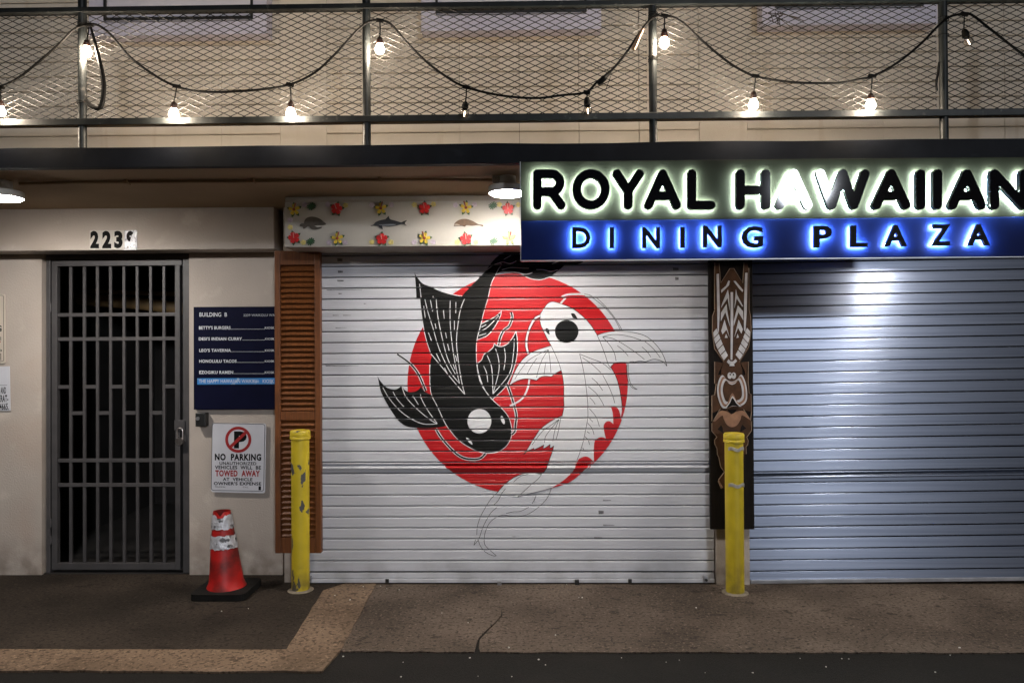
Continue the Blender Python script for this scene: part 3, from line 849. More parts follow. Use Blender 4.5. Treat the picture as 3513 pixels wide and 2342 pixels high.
for f_ in fin3 + fin4 + [fin1[3:], tail_i[4:], fin1b]: wl += line(f_, 2.6)
wl += line(A((640, 1045), (760, 1190), (850, 1300), (965, 1435)), 2.6) + line(A((965, 1435), (930, 1290), (900, 1090), (885, 920), (905, 720), (930, 600), (965, 512)), 2.6)
wl += line(A((1085, 1135), (1090, 1220), (1130, 1350), (1225, 1482)), 2.6)
for s_ in [A((580, 515), (610, 640), (660, 800), (720, 1000), (820, 1210), (915, 1330)), A((690, 520), (705, 680), (745, 880), (800, 1090), (880, 1250)), A((825, 535), (825, 760), (850, 1000), (885, 1200), (915, 1330)), A((530, 375), (545, 505)), A((570, 585), (585, 700)), A((635, 530), (655, 640)), A((615, 840), (645, 920)), A((680, 755), (690, 805)), A((760, 625), (768, 710)), A((780, 840), (790, 895)), A((880, 550), (878, 655)), A((865, 725), (865, 815)), A((800, 950), (815, 1015)), A((690, 1040), (730, 1120)), A((770, 1180), (800, 1240)), A((875, 1060), (890, 1115)), A((850, 1140), (872, 1195)), A((660, 490), (660, 510)),
           A((1260, 995), (1290, 1100), (1290, 1220), (1235, 1430)), A((1440, 900), (1430, 1060), (1390, 1240), (1235, 1430)), A((1180, 1060), (1225, 1190), (1235, 1430)), A((1345, 990), (1355, 1080), (1340, 1200)), A((1145, 1160), (1175, 1230), (1185, 1315)),
           A((1290, 680), (1230, 745), (1170, 800), (1110, 830)), A((1170, 765), (1125, 790)), A((1170, 850), (1100, 872)),
           B((178, 220), (240, 325), (340, 440), (450, 520), (570, 570), (700, 568)), B((360, 205), (400, 310), (500, 420), (620, 520), (700, 568)), B((540, 285), (550, 330), (610, 440), (700, 565)), B((275, 260), (315, 330), (380, 405)), B((465, 298), (520, 385)),
           A((1260, 290), (1290, 230), (1315, 195), (1300, 175), (1240, 195), (1170, 245)), A((1280, 180), (1330, 165), (1400, 180), (1460, 155)), A((1320, 240), (1400, 220), (1500, 222), (1580, 225)), A((1650, 238), (1720, 240), (1790, 255), (1860, 240)), A((1480, 265), (1550, 285), (1615, 265)), A((1800, 185), (1880, 155), (1990, 145)), A((1340, 140), (1410, 100)), A((1520, 165), (1580, 140))]:
    wl += line(s_, 2.5)
wd = B((1105, 543))[0]
wl.append(circ(wd[0], wd[1], 41, 42))
for ey in [B((1318, 490), (1340, 515), (1350, 555), (1340, 572), (1318, 545), (1308, 510)), B((978, 700), (1010, 715), (1035, 750), (1035, 768), (1005, 745), (985, 720))]:
    wl.append(cr(ey, 4, True))
mural("koi_white_lines", wl, 'mwhite', bk, .0012, .0000008)
for wline in wh: mural("koi_whisker", line(wline, 5.2), 'mblack', bk, .0016, .0000008)
# white koi
head_r = Cc((535, 440), (570, 385), (620, 320), (670, 295), (720, 300), (790, 322), (880, 355), (970, 410), (1070, 495), (1150, 590), (1215, 695))
rf_t = Cc((1215, 695), (1300, 665), (1400, 650), (1530, 650), (1680, 670), (1800, 710), (1900, 790), (1980, 890), (2030, 1000), (2048, 1065))
rf_b = [Cc((2048, 1065), (2010, 1020), (1950, 990), (1880, 983), (1790, 1015)), Cc((1790, 1015), (1720, 1003), (1665, 1018)), Cc((1665, 1018), (1630, 1012), (1590, 1022)), Cc((1590, 1022), (1480, 1018), (1420, 1030), (1375, 1075))]
br = Cc((1375, 1075), (1420, 1150), (1460, 1250), (1490, 1380), (1508, 1500)) + Dd((1003, 800))
head_l = Cc((535, 440), (530, 500), (540, 570), (580, 660), (630, 760), (665, 820))
lf_t = Cc((665, 820), (560, 850), (460, 885), (400, 920), (310, 1000), (240, 1110), (190, 1230), (160, 1305))
lf_b = [Cc((160, 1305), (220, 1260), (300, 1225), (380, 1215), (450, 1225), (490, 1237)), Cc((490, 1237), (530, 1200), (590, 1183), (665, 1190)), Cc((665, 1190), (720, 1150), (785, 1115))]
bl = Cc((785, 1115), (800, 1180), (815, 1300), (815, 1450)) + Dd((482, 770), (465, 855))
pf = [B((1905, 485), (1830, 520), (1750, 570), (1690, 620), (1640, 690), (1590, 770), (1530, 865)), B((1530, 865), (1560, 835), (1630, 800)), B((1630, 800), (1635, 815), (1725, 770)), B((1725, 770), (1722, 805), (1785, 765)), B((1785, 765), (1785, 800), (1820, 780))]
bl3 = B((1820, 780), (1800, 850), (1770, 930), (1740, 1010), (1700, 1050))
tl = E((775, 680), (700, 668), (620, 668), (530, 695), (450, 740), (380, 800), (310, 880))
white = [runs(head_r, rf_t, *rf_b, br, Dd((1003, 800), (992, 862)), onarc(18, 66, 12), [onarc(18, 66, 12)[-1], E((880, 822))[0]], E((880, 822), (530, 915)), E((530, 915), (310, 880)), tl[::-1], [tl[0], bl3[-1]], bl3[::-1], pf[4][::-1], pf[3][::-1], pf[2][::-1], pf[1][::-1], pf[0][::-1], [pf[0][0], bl[-1]], bl[::-1], lf_b[2][::-1], lf_b[1][::-1], lf_b[0][::-1], lf_t[::-1], head_l[::-1])]
for wline, wd_ in [(Cc((540, 460), (470, 500), (410, 600), (375, 720), (370, 820), (390, 915)), 6.5), (Cc((775, 320), (840, 245)), 6.5), (Cc((790, 238), (860, 210), (960, 205), (1060, 210), (1150, 240)), 7), (Cc((405, 1220), (380, 1340), (310, 1460), (170, 1540)), 6)]:
    white += line(wline, wd_)
wk = mural("white_koi", white, 'mwhite', sh1, .0019, .000002)
scal = [runs(Dd((905, 775), (945, 772), (975, 800), (992, 862)), onarc(19.5, 51.5, 12), Dd((752, 1255), (750, 1180), (755, 1090), (780, 1055), (820, 1042), (860, 1055)), Dd((860, 1055), (845, 1000), (838, 940), (860, 905), (895, 900), (925, 925)), Dd((925, 925), (920, 830), (905, 775))),
        runs(Dd((745, 1257), (700, 1220), (660, 1217), (615, 1240), (590, 1290), (560, 1350), (500, 1410), (440, 1455), (370, 1497)), Dd((370, 1497), (450, 1475), (540, 1440), (620, 1380), (700, 1300), (745, 1257)))]
mural("red_scales", scal, 'red', wk, .0024)
kl = []
for f_ in [head_r, rf_t] + rf_b + [br, head_l, lf_t] + lf_b + [bl] + pf + [bl3, tl]: kl += line(f_, 1.9)
for s_ in [Cc((1215, 695), (1260, 800), (1310, 930), (1345, 1040), (1375, 1085)), Cc((665, 820), (720, 940), (760, 1040), (785, 1115)),
           Cc((1005, 920), (1035, 1040), (1065, 1190), (1085, 1340), (1100, 1480), (1105, 1568)), Cc((1005, 920), (1130, 970), (1270, 1025), (1380, 1110)), Cc((1040, 965), (1150, 1040), (1260, 1145)), Cc((1280, 1170), (1350, 1300), (1400, 1420), (1425, 1505)), Cc((1150, 1205), (1220, 1270), (1280, 1355)), Cc((1105, 1305), (1200, 1385), (1260, 1470), (1295, 1535)), Cc((1125, 1440), (1165, 1480), (1190, 1520)),
           Dd((695, 770), (697, 860), (680, 960), (655, 1080), (625, 1180), (598, 1250)), Dd((710, 785), (770, 860), (800, 945)), Dd((712, 875), (742, 905)), Dd((695, 915), (735, 965), (752, 1020)), Dd((690, 990), (712, 1010)), Dd((670, 1035), (700, 1070), (712, 1110)), Dd((650, 1135), (660, 1155)),
           Cc((1280, 715), (1380, 690), (1500, 692), (1620, 715), (1740, 755)), Cc((1785, 770), (1880, 850), (1970, 965)), Cc((1280, 715), (1400, 735), (1540, 810), (1680, 905), (1780, 985)), Cc((1280, 715), (1370, 820), (1420, 910), (1440, 1000)), Cc((1455, 820), (1530, 880), (1585, 945)), Cc((1750, 835), (1810, 890), (1855, 955)),
           Cc((630, 870), (500, 930), (390, 1000), (300, 1110), (230, 1220)), Cc((495, 970), (430, 1060), (380, 1155)), Cc((630, 870), (560, 980), (515, 1100), (490, 1200)), Cc((600, 1020), (590, 1090), (580, 1155)), Cc((632, 870), (650, 990), (662, 1140)),
           B((1870, 525), (1780, 590), (1710, 640), (1610, 770)), B((1870, 525), (1790, 620), (1740, 690), (1730, 750)), B((1870, 525), (1830, 630), (1810, 735)), B((1885, 515), (1860, 650), (1840, 720)),
           E((310, 880), (250, 940), (200, 1020), (150, 1110), (115, 1215), (108, 1305)), E((405, 828), (365, 880), (330, 950), (285, 995)), E((318, 1022), (260, 1070), (215, 1140), (170, 1230), (130, 1345), (78, 1412)), E((95, 1355), (78, 1412)), E((880, 822), (850, 900), (800, 970), (720, 1040), (640, 1090), (560, 1112), (450, 1112), (390, 1100), (320, 1120), (250, 1170), (205, 1250), (185, 1340), (200, 1420), (310, 1520)), E((122, 1355), (145, 1420), (200, 1485), (280, 1522), (310, 1520)), E((410, 1085), (480, 1068), (560, 1062), (645, 1020)), E((722, 895), (705, 940), (678, 985)), E((775, 682), (740, 730), (660, 795), (580, 870), (530, 915)), E((530, 915), (620, 888), (740, 860), (880, 822)), E((490, 758), (560, 700), (640, 678)),
           Cc((1150, 240), (1300, 360), (1420, 500), (1495, 640)), Cc((1210, 250), (1330, 370), (1440, 510), (1515, 640)), Cc((1060, 205), (1120, 215), (1160, 240)), Cc((1570, 1035), (1565, 1140), (1590, 1260), (1640, 1325), (1695, 1342)), Cc((1585, 1035), (1585, 1150), (1610, 1260), (1650, 1315), (1695, 1342)),
           Cc((545, 478), (490, 515), (425, 610), (392, 730), (388, 830), (402, 905)), Cc((530, 445), (458, 488), (398, 595), (360, 720), (355, 820), (378, 915))]:
    kl += line(s_, 1.7)
bd = Cc((850, 650))[0]
kl.append(circ(bd[0], bd[1], 40.5, 39))
for ey in [Cc((905, 435), (945, 440), (975, 490), (978, 500), (930, 490), (908, 460)), Cc((605, 612), (635, 625), (645, 665), (643, 690), (612, 665), (598, 635))]:
    kl.append(cr(ey, 4, True))
mural("koi_black_lines", kl, 'mblack', wk, .0026, .0000006)

scuff = [[(x - w_, y), (x + w_, y + 1), (x + w_, y + h_), (x - w_ * .9, y + h_ + 1)] for x, y, w_, h_ in [(1166, 886, 9, 10), (1168, 928, 9, 7), (1168, 960, 11, 5), (1180, 993, 62, 2), (1167, 1005, 6, 3), (1252, 1040, 4, 2), (1152, 1080, 11, 2), (1190, 1080, 14, 2), (1170, 1123, 20, 1.5), (1150, 1252, 35, 3), (1185, 1253, 45, 2), (2318, 918, 10, 9), (2322, 950, 6, 10), (2062, 1750, 9, 11), (2088, 1798, 20, 3), (2052, 1841, 14, 3), (2020, 1882, 14, 2), (2082, 1713, 14, 3), (1375, 1882, 10, 3)]]
mural("scuff_marks", scuff, 'scuff', sh1, .0002, .000002)["kind"] = "stuff"

# ------------------------------------------------------------------ wooden louvre panel
DLV = 4.925
lx = lambda px: X(px, DLV); lz = lambda py: Z(py, DLV, 1020)
lv = thing("louvre_shutter", (lx(1020), DLV, lz(1897)), "tall brown wooden louvre panel between the directory board and the koi shutter", "louvre")
MB().box(lx(942), lx(961), DLV - .0, DLV + .045, lz(1897), lz(860)).build("stile", 'wood', lv, bevel=.003)
MB().box(lx(1079), lx(1099), DLV - .0, DLV + .045, lz(1897), lz(860)).build("stile", 'wood', lv, bevel=.003)
for a, b in ((908, 860), (1441, 1411), (1897, 1843)):
    MB().box(lx(961) + .001, lx(1079) - .001, DLV + .003, DLV + .042, lz(a), lz(b)).build("rail", 'wood', lv, bevel=.002)
o0 = None
sp = 18.6
for y0_, y1_ in ((910, 1409), (1443, 1841)):
    nn = round((y1_ - y0_) / sp)
    for i in range(nn):
        zc = lz(y0_ + (i + .5) * (y1_ - y0_) / nn)
        if o0 is None:
            xa, xb = lx(961) + .001, lx(1079) - .001
            m0 = MB()
            m0.add([(xa, .005, -.020), (xb, .005, -.020), (xb, .000, -.013), (xa, .000, -.013), (xa, .040, .019), (xb, .040, .019), (xb, .034, .024), (xa, .034, .024)],
                   [(0, 1, 2, 3), (3, 2, 6, 7), (7, 6, 5, 4), (4, 5, 1, 0), (0, 3, 7, 4), (1, 5, 6, 2)])
            o0 = m0.build("slat", 'wood'); o0.parent = lv; o = o0
        else:
            o = o0.copy(); C.objects.link(o)
        o.location = Vector((0, DLV + .002 + random.uniform(0, .002), zc)) - ORIG[lv]
MB().box(lx(961), lx(1079), DLV + .046, DLV + .052, lz(1890), lz(865)).build("backing", 'black', lv)

# ------------------------------------------------------------------ carved tiki board
DT = 4.955
T = lambda *p: [(2400 + x / 3.7333, 880 + y / 3.7333) for x, y in p]
Uu = lambda *p: [(2400 + x / 3.1375, 1240 + y / 3.1375) for x, y in p]
tk = thing("tiki_board", (X(2508, DT), DT, Z(1815, DT, 2508)), "tall dark board carved with a grinning brown and white tiki figure", "carving")
MB().box(X(2433, DT), X(2583, DT), DT, DT + .028, Z(1815, DT, 2508), Z(870, DT, 2508)).build("board", 'tikiback', tk, bevel=.002)
def relief(name, polys, mm, d, parent=tk, base=0.0):
    mb = MB()
    for i, p in enumerate(polys): mb.prism(xz(p, DT), DT - d - .0003 * (i % 4), DT - base + .0005)
    return mb.build(name, mm, parent)
crown = T((190, 1180), (160, 960), (165, 760), (190, 690), (190, 80), (245, 80), (268, 340), (385, 155), (435, 155), (550, 345), (565, 75), (615, 75), (632, 690), (650, 780), (655, 960), (625, 1180), (520, 1350), (545, 1500), (270, 1500), (295, 1350))
relief("crown", [crown], 'tikibrown', .008)
whites = [T((213, 225), (243, 222), (255, 700), (240, 970), (226, 940)), T((578, 212), (608, 210), (598, 700), (580, 965), (563, 940), (566, 560)), T((393, 457), (423, 457), (425, 800), (415, 1320), (393, 1320)),
          T((365, 310), (383, 315), (370, 370), (275, 465), (270, 430), (335, 375)), T((430, 315), (455, 315), (552, 430), (545, 455), (500, 410)),
          T((358, 425), (372, 500), (382, 690), (355, 530), (272, 655), (285, 600)), T((460, 420), (475, 490), (553, 640), (540, 640), (470, 535), (442, 660)),
          T((340, 610), (350, 700), (385, 900), (325, 710), (268, 825), (270, 720)), T((485, 625), (550, 700), (555, 815), (492, 712), (432, 890), (432, 830)),
          T((315, 810), (340, 900), (380, 1035), (340, 935), (290, 995), (273, 950)), T((495, 810), (548, 930), (530, 985), (488, 910), (440, 1030)),
          T((335, 990), (355, 1040), (318, 1040)), T((482, 990), (497, 1035), (468, 1042))]
cl, crr = [(210, 915), (238, 985), (262, 1050), (292, 1125), (325, 1200), (360, 1270)], [(170, 965), (178, 1045), (200, 1120), (230, 1190), (265, 1260), (310, 1332)]
def lerp(a, b, t): return (a[0] + (b[0] - a[0]) * t, a[1] + (b[1] - a[1]) * t)
for i in range(5):
    q = [lerp(cl[i], cl[i + 1], .08), lerp(cl[i], cl[i + 1], .92), lerp(crr[i], crr[i + 1], .92), lerp(crr[i], crr[i + 1], .08)]
    whites.append(T(*q)); whites.append(T(*[(815 - x, y - 8) for x, y in q]))
whites += [T((365, 1312), (390, 1340), (375, 1378), (345, 1350)), T((455, 1310), (475, 1335), (440, 1372), (425, 1340)), T((390, 1340), (425, 1340), (443, 1400), (378, 1400))]
relief("crown_inlay", whites, 'tikiwhite', .011)
relief("shoulder", [Uu((160, 0), (255, 15), (200, 120), (185, 230), (160, 235))], 'tikibrown', .006)
relief("shoulder", [Uu((440, 10), (522, 0), (522, 220), (500, 190), (488, 110))], 'tikibrown', .006)
relief("head", [Uu((270, 20), (425, 20), (455, 70), (455, 140), (500, 150), (520, 270), (530, 340), (550, 350), (555, 540), (470, 515), (215, 515), (125, 560), (130, 365), (160, 360), (175, 240), (190, 150), (230, 140), (232, 75), (272, 70))], 'tikibrown', .007)
mouth = cr(Uu((240, 145), (290, 195), (345, 215), (400, 190), (445, 140), (485, 210), (505, 310), (500, 420), (440, 475), (345, 480), (250, 500), (205, 420), (185, 310), (200, 210)), 4, True)
relief("lips", [mouth], 'tikiwhite', .012)
def shrink(p, s):
    cx = sum(a for a, b in p) / len(p); cy = sum(b for a, b in p) / len(p)
    return [(cx + (a - cx) * s, cy + (b - cy) * s) for a, b in p]
relief("lip_inner", [shrink(mouth, .90)], 'tikitan', .0135)
relief("teeth_band", [shrink(mouth, .78)], 'tikiwhite', .0150)
relief("mouth_cavity", [shrink(mouth, .64)], 'tikibrown', .0165)
relief("chin_notch", [cr(Uu((270, 505), (300, 430), (345, 335), (390, 420), (440, 475), (345, 480)), 3, True)], 'tikitan', .0172)
relief("chin_outline", [cr(Uu((265, 500), (310, 440), (347, 366), (395, 440), (440, 480), (345, 476)), 3, True)], 'tikiwhite', .0182)
relief("chin_dark", [cr(Uu((285, 497), (320, 440), (347, 388), (385, 445), (415, 478), (345, 472)), 3, True)], 'tikiback', .0192)
relief("nose", [circ(*Uu((321, 150))[0], 7.5, 11, 20), circ(*Uu((363, 150))[0], 7.5, 11, 20)], 'tikiwhite', .0130)
relief("nostril", [circ(*Uu((324, 138))[0], 2.2, 3.4, 12), circ(*Uu((358, 138))[0], 2.2, 3.4, 12)], 'tikiback', .0142)
relief("arms", [Uu((145, 640), (220, 545), (300, 520), (345, 600), (400, 520), (470, 525), (545, 635), (555, 740), (505, 810), (520, 850), (515, 890), (495, 915), (500, 990), (480, 1000), (240, 1000), (190, 1000), (185, 935), (160, 880), (160, 840), (185, 810), (130, 745), (130, 660))], 'tikibrown', .0075)
relief("chest", [cr(Uu((155, 645), (190, 570), (230, 525), (300, 540), (345, 565), (400, 535), (470, 530), (515, 590), (540, 625), (455, 575), (435, 625), (395, 685), (335, 702), (285, 670), (255, 610), (237, 578)), 3, True)], 'tikitan', .0095)
relief("elbow_gap", [Uu((228, 680), (190, 725), (250, 768), (245, 710)), Uu((455, 675), (498, 715), (432, 758), (442, 700))], 'tikiback', .0092)
relief("legs", [Uu((190, 990), (480, 995), (470, 1100), (440, 1180), (470, 1260), (460, 1350), (350, 1350), (350, 1200), (300, 1200), (290, 1360), (230, 1362), (200, 1290), (205, 1265), (265, 1185), (225, 1130), (205, 1030))], 'tikibrown', .0075)
relief("toes", [circ(*Uu((210 + 9 * i, 1292 + 18 * i))[0], 2.6, 3.6, 10) for i in range(4)], 'tikitan', .0095)
el = []
for pl_ in [Uu((130, 640), (130, 365), (160, 360), (175, 240), (160, 235), (160, 0)), Uu((545, 635), (555, 540), (550, 350), (530, 340), (520, 220), (522, 0)), Uu((220, 505), (145, 640)), Uu((470, 510), (548, 635)), Uu((130, 660), (130, 745), (185, 810), (160, 840), (160, 880), (185, 935), (190, 1000), (205, 1030), (225, 1130), (265, 1185), (205, 1265), (200, 1290), (230, 1362)), Uu((555, 640), (555, 740), (505, 810), (520, 850), (515, 890), (495, 915), (500, 990))]:
    el += line(pl_, 1.8, False)
for pl_ in [T((190, 690), (165, 760), (160, 960), (190, 1180), (310, 1345)), T((632, 690), (650, 780), (655, 960), (625, 1150), (500, 1350)), T((190, 80), (190, 680)), T((628, 150), (630, 690)), T((245, 80), (268, 340), (385, 155), (435, 155), (550, 345), (565, 75))]:
    el += line(pl_, 1.5, False)
mb = MB()
for q in el: mb.prism(xz(q, DT), DT - .0100, DT)
mb.build("painted_outline", 'tikiline', tk)

# ------------------------------------------------------------------ illuminated sign
DP = 3.835
sg = thing("illuminated_sign", (X(2680, DP), DP, Z(886, DP, 2600)), "backlit sign reading ROYAL HAWAIIAN DINING PLAZA above the two shutters", "sign")
sx0, sx1 = X(1787, DP, 700), X(3585, DP, 700)
s_top, s_mid, s_bot = CEIL - .005, Z(752, DP, 2600), Z(886, DP, 2600)
MB().box(sx0, sx1, DP, DP + .034, s_mid + .001, s_top).build("olive_panel", 'olive', sg, bevel=.002)
MB().box(sx0, sx1, DP - .003, DP + .034, s_bot, s_mid).build("blue_panel", 'blue', sg, bevel=.002)
MB().box(sx0 - .004, sx0 - .001, DP - .004, DP + .036, s_bot - .002, s_top).build("edge_trim", 'steelbar', sg)
MB().box(sx0, sx1, DP - .004, DP + .036, s_bot - .005, s_bot - .001).build("edge_trim", 'steelbar', sg)
def strokes(ch, a, b, yt=580.5, yb=719, r=15.5):
    l, rr, tp, bt = a + r, b - r, yt + r, yb - r
    cx, mid = (l + rr) / 2, (tp + bt) / 2
    def arc(cx_, cy_, rx, ry, a0, a1, n=10): return [(cx_ + rx * math.cos(R_(a0 + (a1 - a0) * i / n)), cy_ + ry * math.sin(R_(a0 + (a1 - a0) * i / n))) for i in range(n + 1)]
    if ch == 'R':
        hh = (mid + 8 - tp) / 2
        return [[(l, tp), (l, bt)], [(l, tp), (rr - hh - 4, tp)] + arc(rr - hh - 4, tp + hh, hh, hh, -90, 90) + [(l, tp + 2 * hh)], [(cx - 2, tp + 2 * hh), (cx + 12, tp + 2 * hh + 6), (rr, bt)]]
    if ch == 'O': return [arc(cx, mid, (rr - l) / 2, (bt - tp) / 2, 0, 360, 36)]
    if ch == 'Y': return [[(l, tp), (cx, mid + 6)], [(rr, tp), (cx, mid + 6)], [(cx, mid + 6), (cx, bt)]]
    if ch == 'A': return [[(l, bt), (cx, tp), (rr, bt)], [(l + 18, bt - 32), (rr - 18, bt - 32)]]
    if ch == 'L': return [[(l, tp), (l, bt), (rr, bt)]]
    if ch == 'H': return [[(l, tp), (l, bt)], [(rr, tp), (rr, bt)], [(l, mid + 2), (rr, mid + 2)]]
    if ch == 'W':
        q = (rr - l) / 4
        return [[(l, tp), (l + q, bt), (cx, tp), (rr - q, bt), (rr, tp)]]
    if ch == 'I': return [[(cx, tp), (cx, bt)]]
    if ch == 'N': return [[(l, bt), (l, tp), (rr, bt), (rr, tp)]]
yl0, yl1 = DP - .046, DP - .0145
for ch, a, b in [('R', 1828, 1941), ('O', 1963, 2092), ('Y', 2101, 2210), ('A', 2210, 2337), ('L', 2358, 2455), ('H', 2525, 2643), ('A', 2660, 2787), ('W', 2800, 2984), ('A', 2992, 3124), ('I', 3143, 3175), ('I', 3200, 3234), ('A', 3253, 3384), ('N', 3397, 3530)]:
    sk = strokes(ch, a, b)
    r = 15.5 * yl0 / F
    m1, m2 = MB(), MB()
    k = 0
    for st in sk:
        for p, q in zip(st, st[1:]):
            pa, qa = W(*p, yl0), W(*q, yl0)
            cp = capsule((pa.x, pa.z), (qa.x, qa.z), r, 9)
            m1.prism(cp, yl0 - .00012 * k, yl1 + .00006 * k)
            cp = capsule((pa.x, pa.z), (qa.x, qa.z), r * .97, 6)
            m2.sheet(cp, yl1 + .0035 + .00006 * k)
            k += 1
    lo_ = m1.build("letter", 'letter', sg)
    m2.build("led_backlight", 'led', lo_)
yd0, yd1 = DP - .036, DP - .018
for ch, a, b, y0_, y1_ in [('D', 1963, 2026, 779, 851), ('I', 2092, 2107, 779, 851), ('N', 2204, 2265, 779, 851), ('I', 2335, 2350, 778, 850), ('N', 2413, 2477, 773, 848), ('G', 2546, 2619, 775, 850), ('P', 2793, 2855, 774, 849), ('L', 2919, 2977, 773, 847), ('A', 3036, 3113, 771, 845), ('Z', 3197, 3262, 769, 842), ('A', 3321, 3398, 768, 842)]:
    m1, m2 = MB(), MB()
    text(m1, ch, (a, y0_, b, y1_), yd0, bold=.03, thick=yd1 - yd0, D=yd0)
    w_ = 1.5
    text(m2, ch, (a + w_, y0_ + w_, b - w_, y1_ - w_), yd1 + .0035, bold=.015, D=yd0)
    lo_ = m1.build("letter", 'letter2', sg)
    if ch == 'N' and a > 2400: lo_.rotation_euler = (0, 0, 0)
    m2.build("led_backlight", 'ledblue', lo_)

# ------------------------------------------------------------------ ceiling lamps and conduit
def lamp(px, label):
    q = W(px, 640, DL); x = q.x
    t = thing("ceiling_light", (x, DL, CEIL), label, "lamp", "round ceiling lamps under the walkway")
    MB().lathe((x, DL, CEIL), [(.048, -.001), (.050, -.03), (.056, -.055), (.104, -.058), (.108, -.062), (.108, -.098), (.104, -.098), (.103, -.064)][::-1], 28).build("housing", 'fixture', t, smooth=True)
    MB().lathe((x, DL, CEIL), [(.1005, -.070), (.100, -.096), (.090, -.105), (.064, -.111), (.03, -.114), (.005, -.115)][::-1], 28).build("lens", 'lamp', t, smooth=True)
    MB().box(x - .085, x - .045, DL - .025, DL + .025, CEIL - .042, CEIL - .001).build("junction_box", 'fixture', t, bevel=.003)
    return x
lx0 = lamp(8, "lit round ceiling lamp at the far left under the walkway")
lx1 = lamp(1741, "lit round ceiling lamp half hidden by the left end of the sign")
lx2 = lamp(3500, "lit round ceiling lamp behind the right part of the big sign")
cd = thing("conduit", ((lx0 + lx1) / 2, DL, CEIL), "thin painted conduit running along the ceiling between two lamps", "conduit")
for a, b in ((lx0, lx1), (lx1, lx2)):
    MB().tube([(a + .1, DL, CEIL - .016), (a + .4, DL, CEIL - .012), ((a + b) / 2, DL + .005, CEIL - .012), (b - .4, DL, CEIL - .014), (b - .086, DL, CEIL - .020)], .0095, 8).build("pipe", 'ceiling', cd, smooth=True)
for i in range(1, 4):
    x = lx0 + (lx1 - lx0) * i / 4
    MB().box(x - .008, x + .008, DL - .022, DL + .022, CEIL - .026, CEIL - .001).build("clip", 'ceiling', cd)

# ------------------------------------------------------------------ balcony railing
rl = thing("balcony_railing", (0, DF + .03, fz1), "dark steel balcony railing filled with diamond expanded metal mesh", "railing")
RD = DF + .022
posts = [-700, 283, 1258, 2240, 3237, 4200]
zt_r = Z(30, RD, 1756)
zlo = Z(411, RD, 1500)
tr0, tr1 = Z(44.5, RD, 600), Z(27.5, RD, 600)
br0, br1 = Z(431, RD, 600), Z(408, RD, 600)
pr = .0215
for p in posts:
    x = X(p, RD, 300)
    MB().tube([(x, RD, fz1 - .012), (x, RD, 3.9)], pr, 16).build("post", 'rail', rl, smooth=True)
for z0_, z1_ in ((tr0, tr1), (br0, br1)):
    MB().box(XL, XR + 2, RD - .027, RD - .023 + .045, z0_, z1_).build("rail", 'rail', rl, bevel=.003)
LW, SW = .0720, .0330
for a, b in zip(posts, posts[1:]):
    xa, xb = max(X(a, RD) + pr, -4.2), min(X(b, RD) - pr, 4.4)
    za, zb = br1 + .001, tr0 - .001
    mb = MB()
    sl = SW / LW
    for sgn in (1, -1):
        c = -((xb - xa) * sl + (zb - za))
        k = 0
        h = zb - za
        wdt = xb - xa
        z_ = -wdt * sl if sgn > 0 else 0
        while z_ < (h if sgn > 0 else h + wdt * sl):
            # line z = z_ + sgn*sl*x, clipped to the panel
            pts = []
            x_in0 = 0; x_in1 = wdt
            f0 = lambda x: z_ + sgn * sl * x
            if sgn > 0:
                x_in0 = max(0, -z_ / sl); x_in1 = min(wdt, (h - z_) / sl)
            else:
                x_in0 = max(0, (z_ - h) / sl); x_in1 = min(wdt, z_ / sl)
            if x_in1 - x_in0 > .004:
                nseg = max(1, int((x_in1 - x_in0) / .25))
                P = []
                for i in range(nseg + 1):
                    x = x_in0 + (x_in1 - x_in0) * i / nseg
                    P.append((xa + x, za + f0(x) + (random.uniform(-.0012, .0012) if 0 < i < nseg else 0)))
                th = .0025
                for (x0_, q0), (x1_, q1) in zip(P, P[1:]):
                    yo = RD + (.0012 if sgn > 0 else -.0012)
                    mb.add([(x0_, yo - .0021, q0), (x1_, yo - .0021, q1), (x1_, yo, q1 + th), (x0_, yo, q0 + th), (x0_, yo, q0 - th), (x1_, yo, q1 - th), (x1_, yo + .0021, q1), (x0_, yo + .0021, q0)],
                           [(0, 1, 2, 3), (4, 5, 1, 0), (3, 2, 6, 7), (7, 6, 5, 4)])
            z_ += SW
    mb.build("mesh_panel", 'mesh', rl, kind="stuff")

# ------------------------------------------------------------------ string of bulbs
DC = DF - .033
cpts = [(-80, 330), (0, 299), (60, 270), (130, 215), (200, 155), (250, 105), (285, 88), (330, 85), (380, 120), (450, 200), (540, 265), (600, 295), (660, 312), (740, 317), (830, 313), (900, 307), (990, 292), (1060, 262), (1110, 225), (1170, 165), (1230, 100), (1270, 73), (1305, 71), (1340, 83), (1390, 140), (1460, 210), (1540, 270), (1600, 300), (1690, 323), (1770, 334), (1850, 337), (1930, 327), (2010, 317), (2050, 280), (2100, 240), (2150, 180), (2200, 105), (2240, 60), (2275, 55), (2310, 60), (2350, 85), (2420, 150), (2500, 215), (2560, 250), (2600, 265), (2680, 278), (2760, 285), (2880, 285), (2950, 272), (3000, 260), (3080, 215), (3160, 150), (3240, 70), (3290, 50), (3330, 50), (3390, 95), (3460, 150), (3513, 190), (3620, 260)]
sl_ = thing("string_lights", tuple(W(1756, 60, DC)), "black cable of hanging bulbs looped along the balcony railing", "string lights")
MB().tube(cr([tuple(W(px, py, DC)) for px, py in cpts], 4), .0062, 8).build("cable", 'cable', sl_, smooth=True)
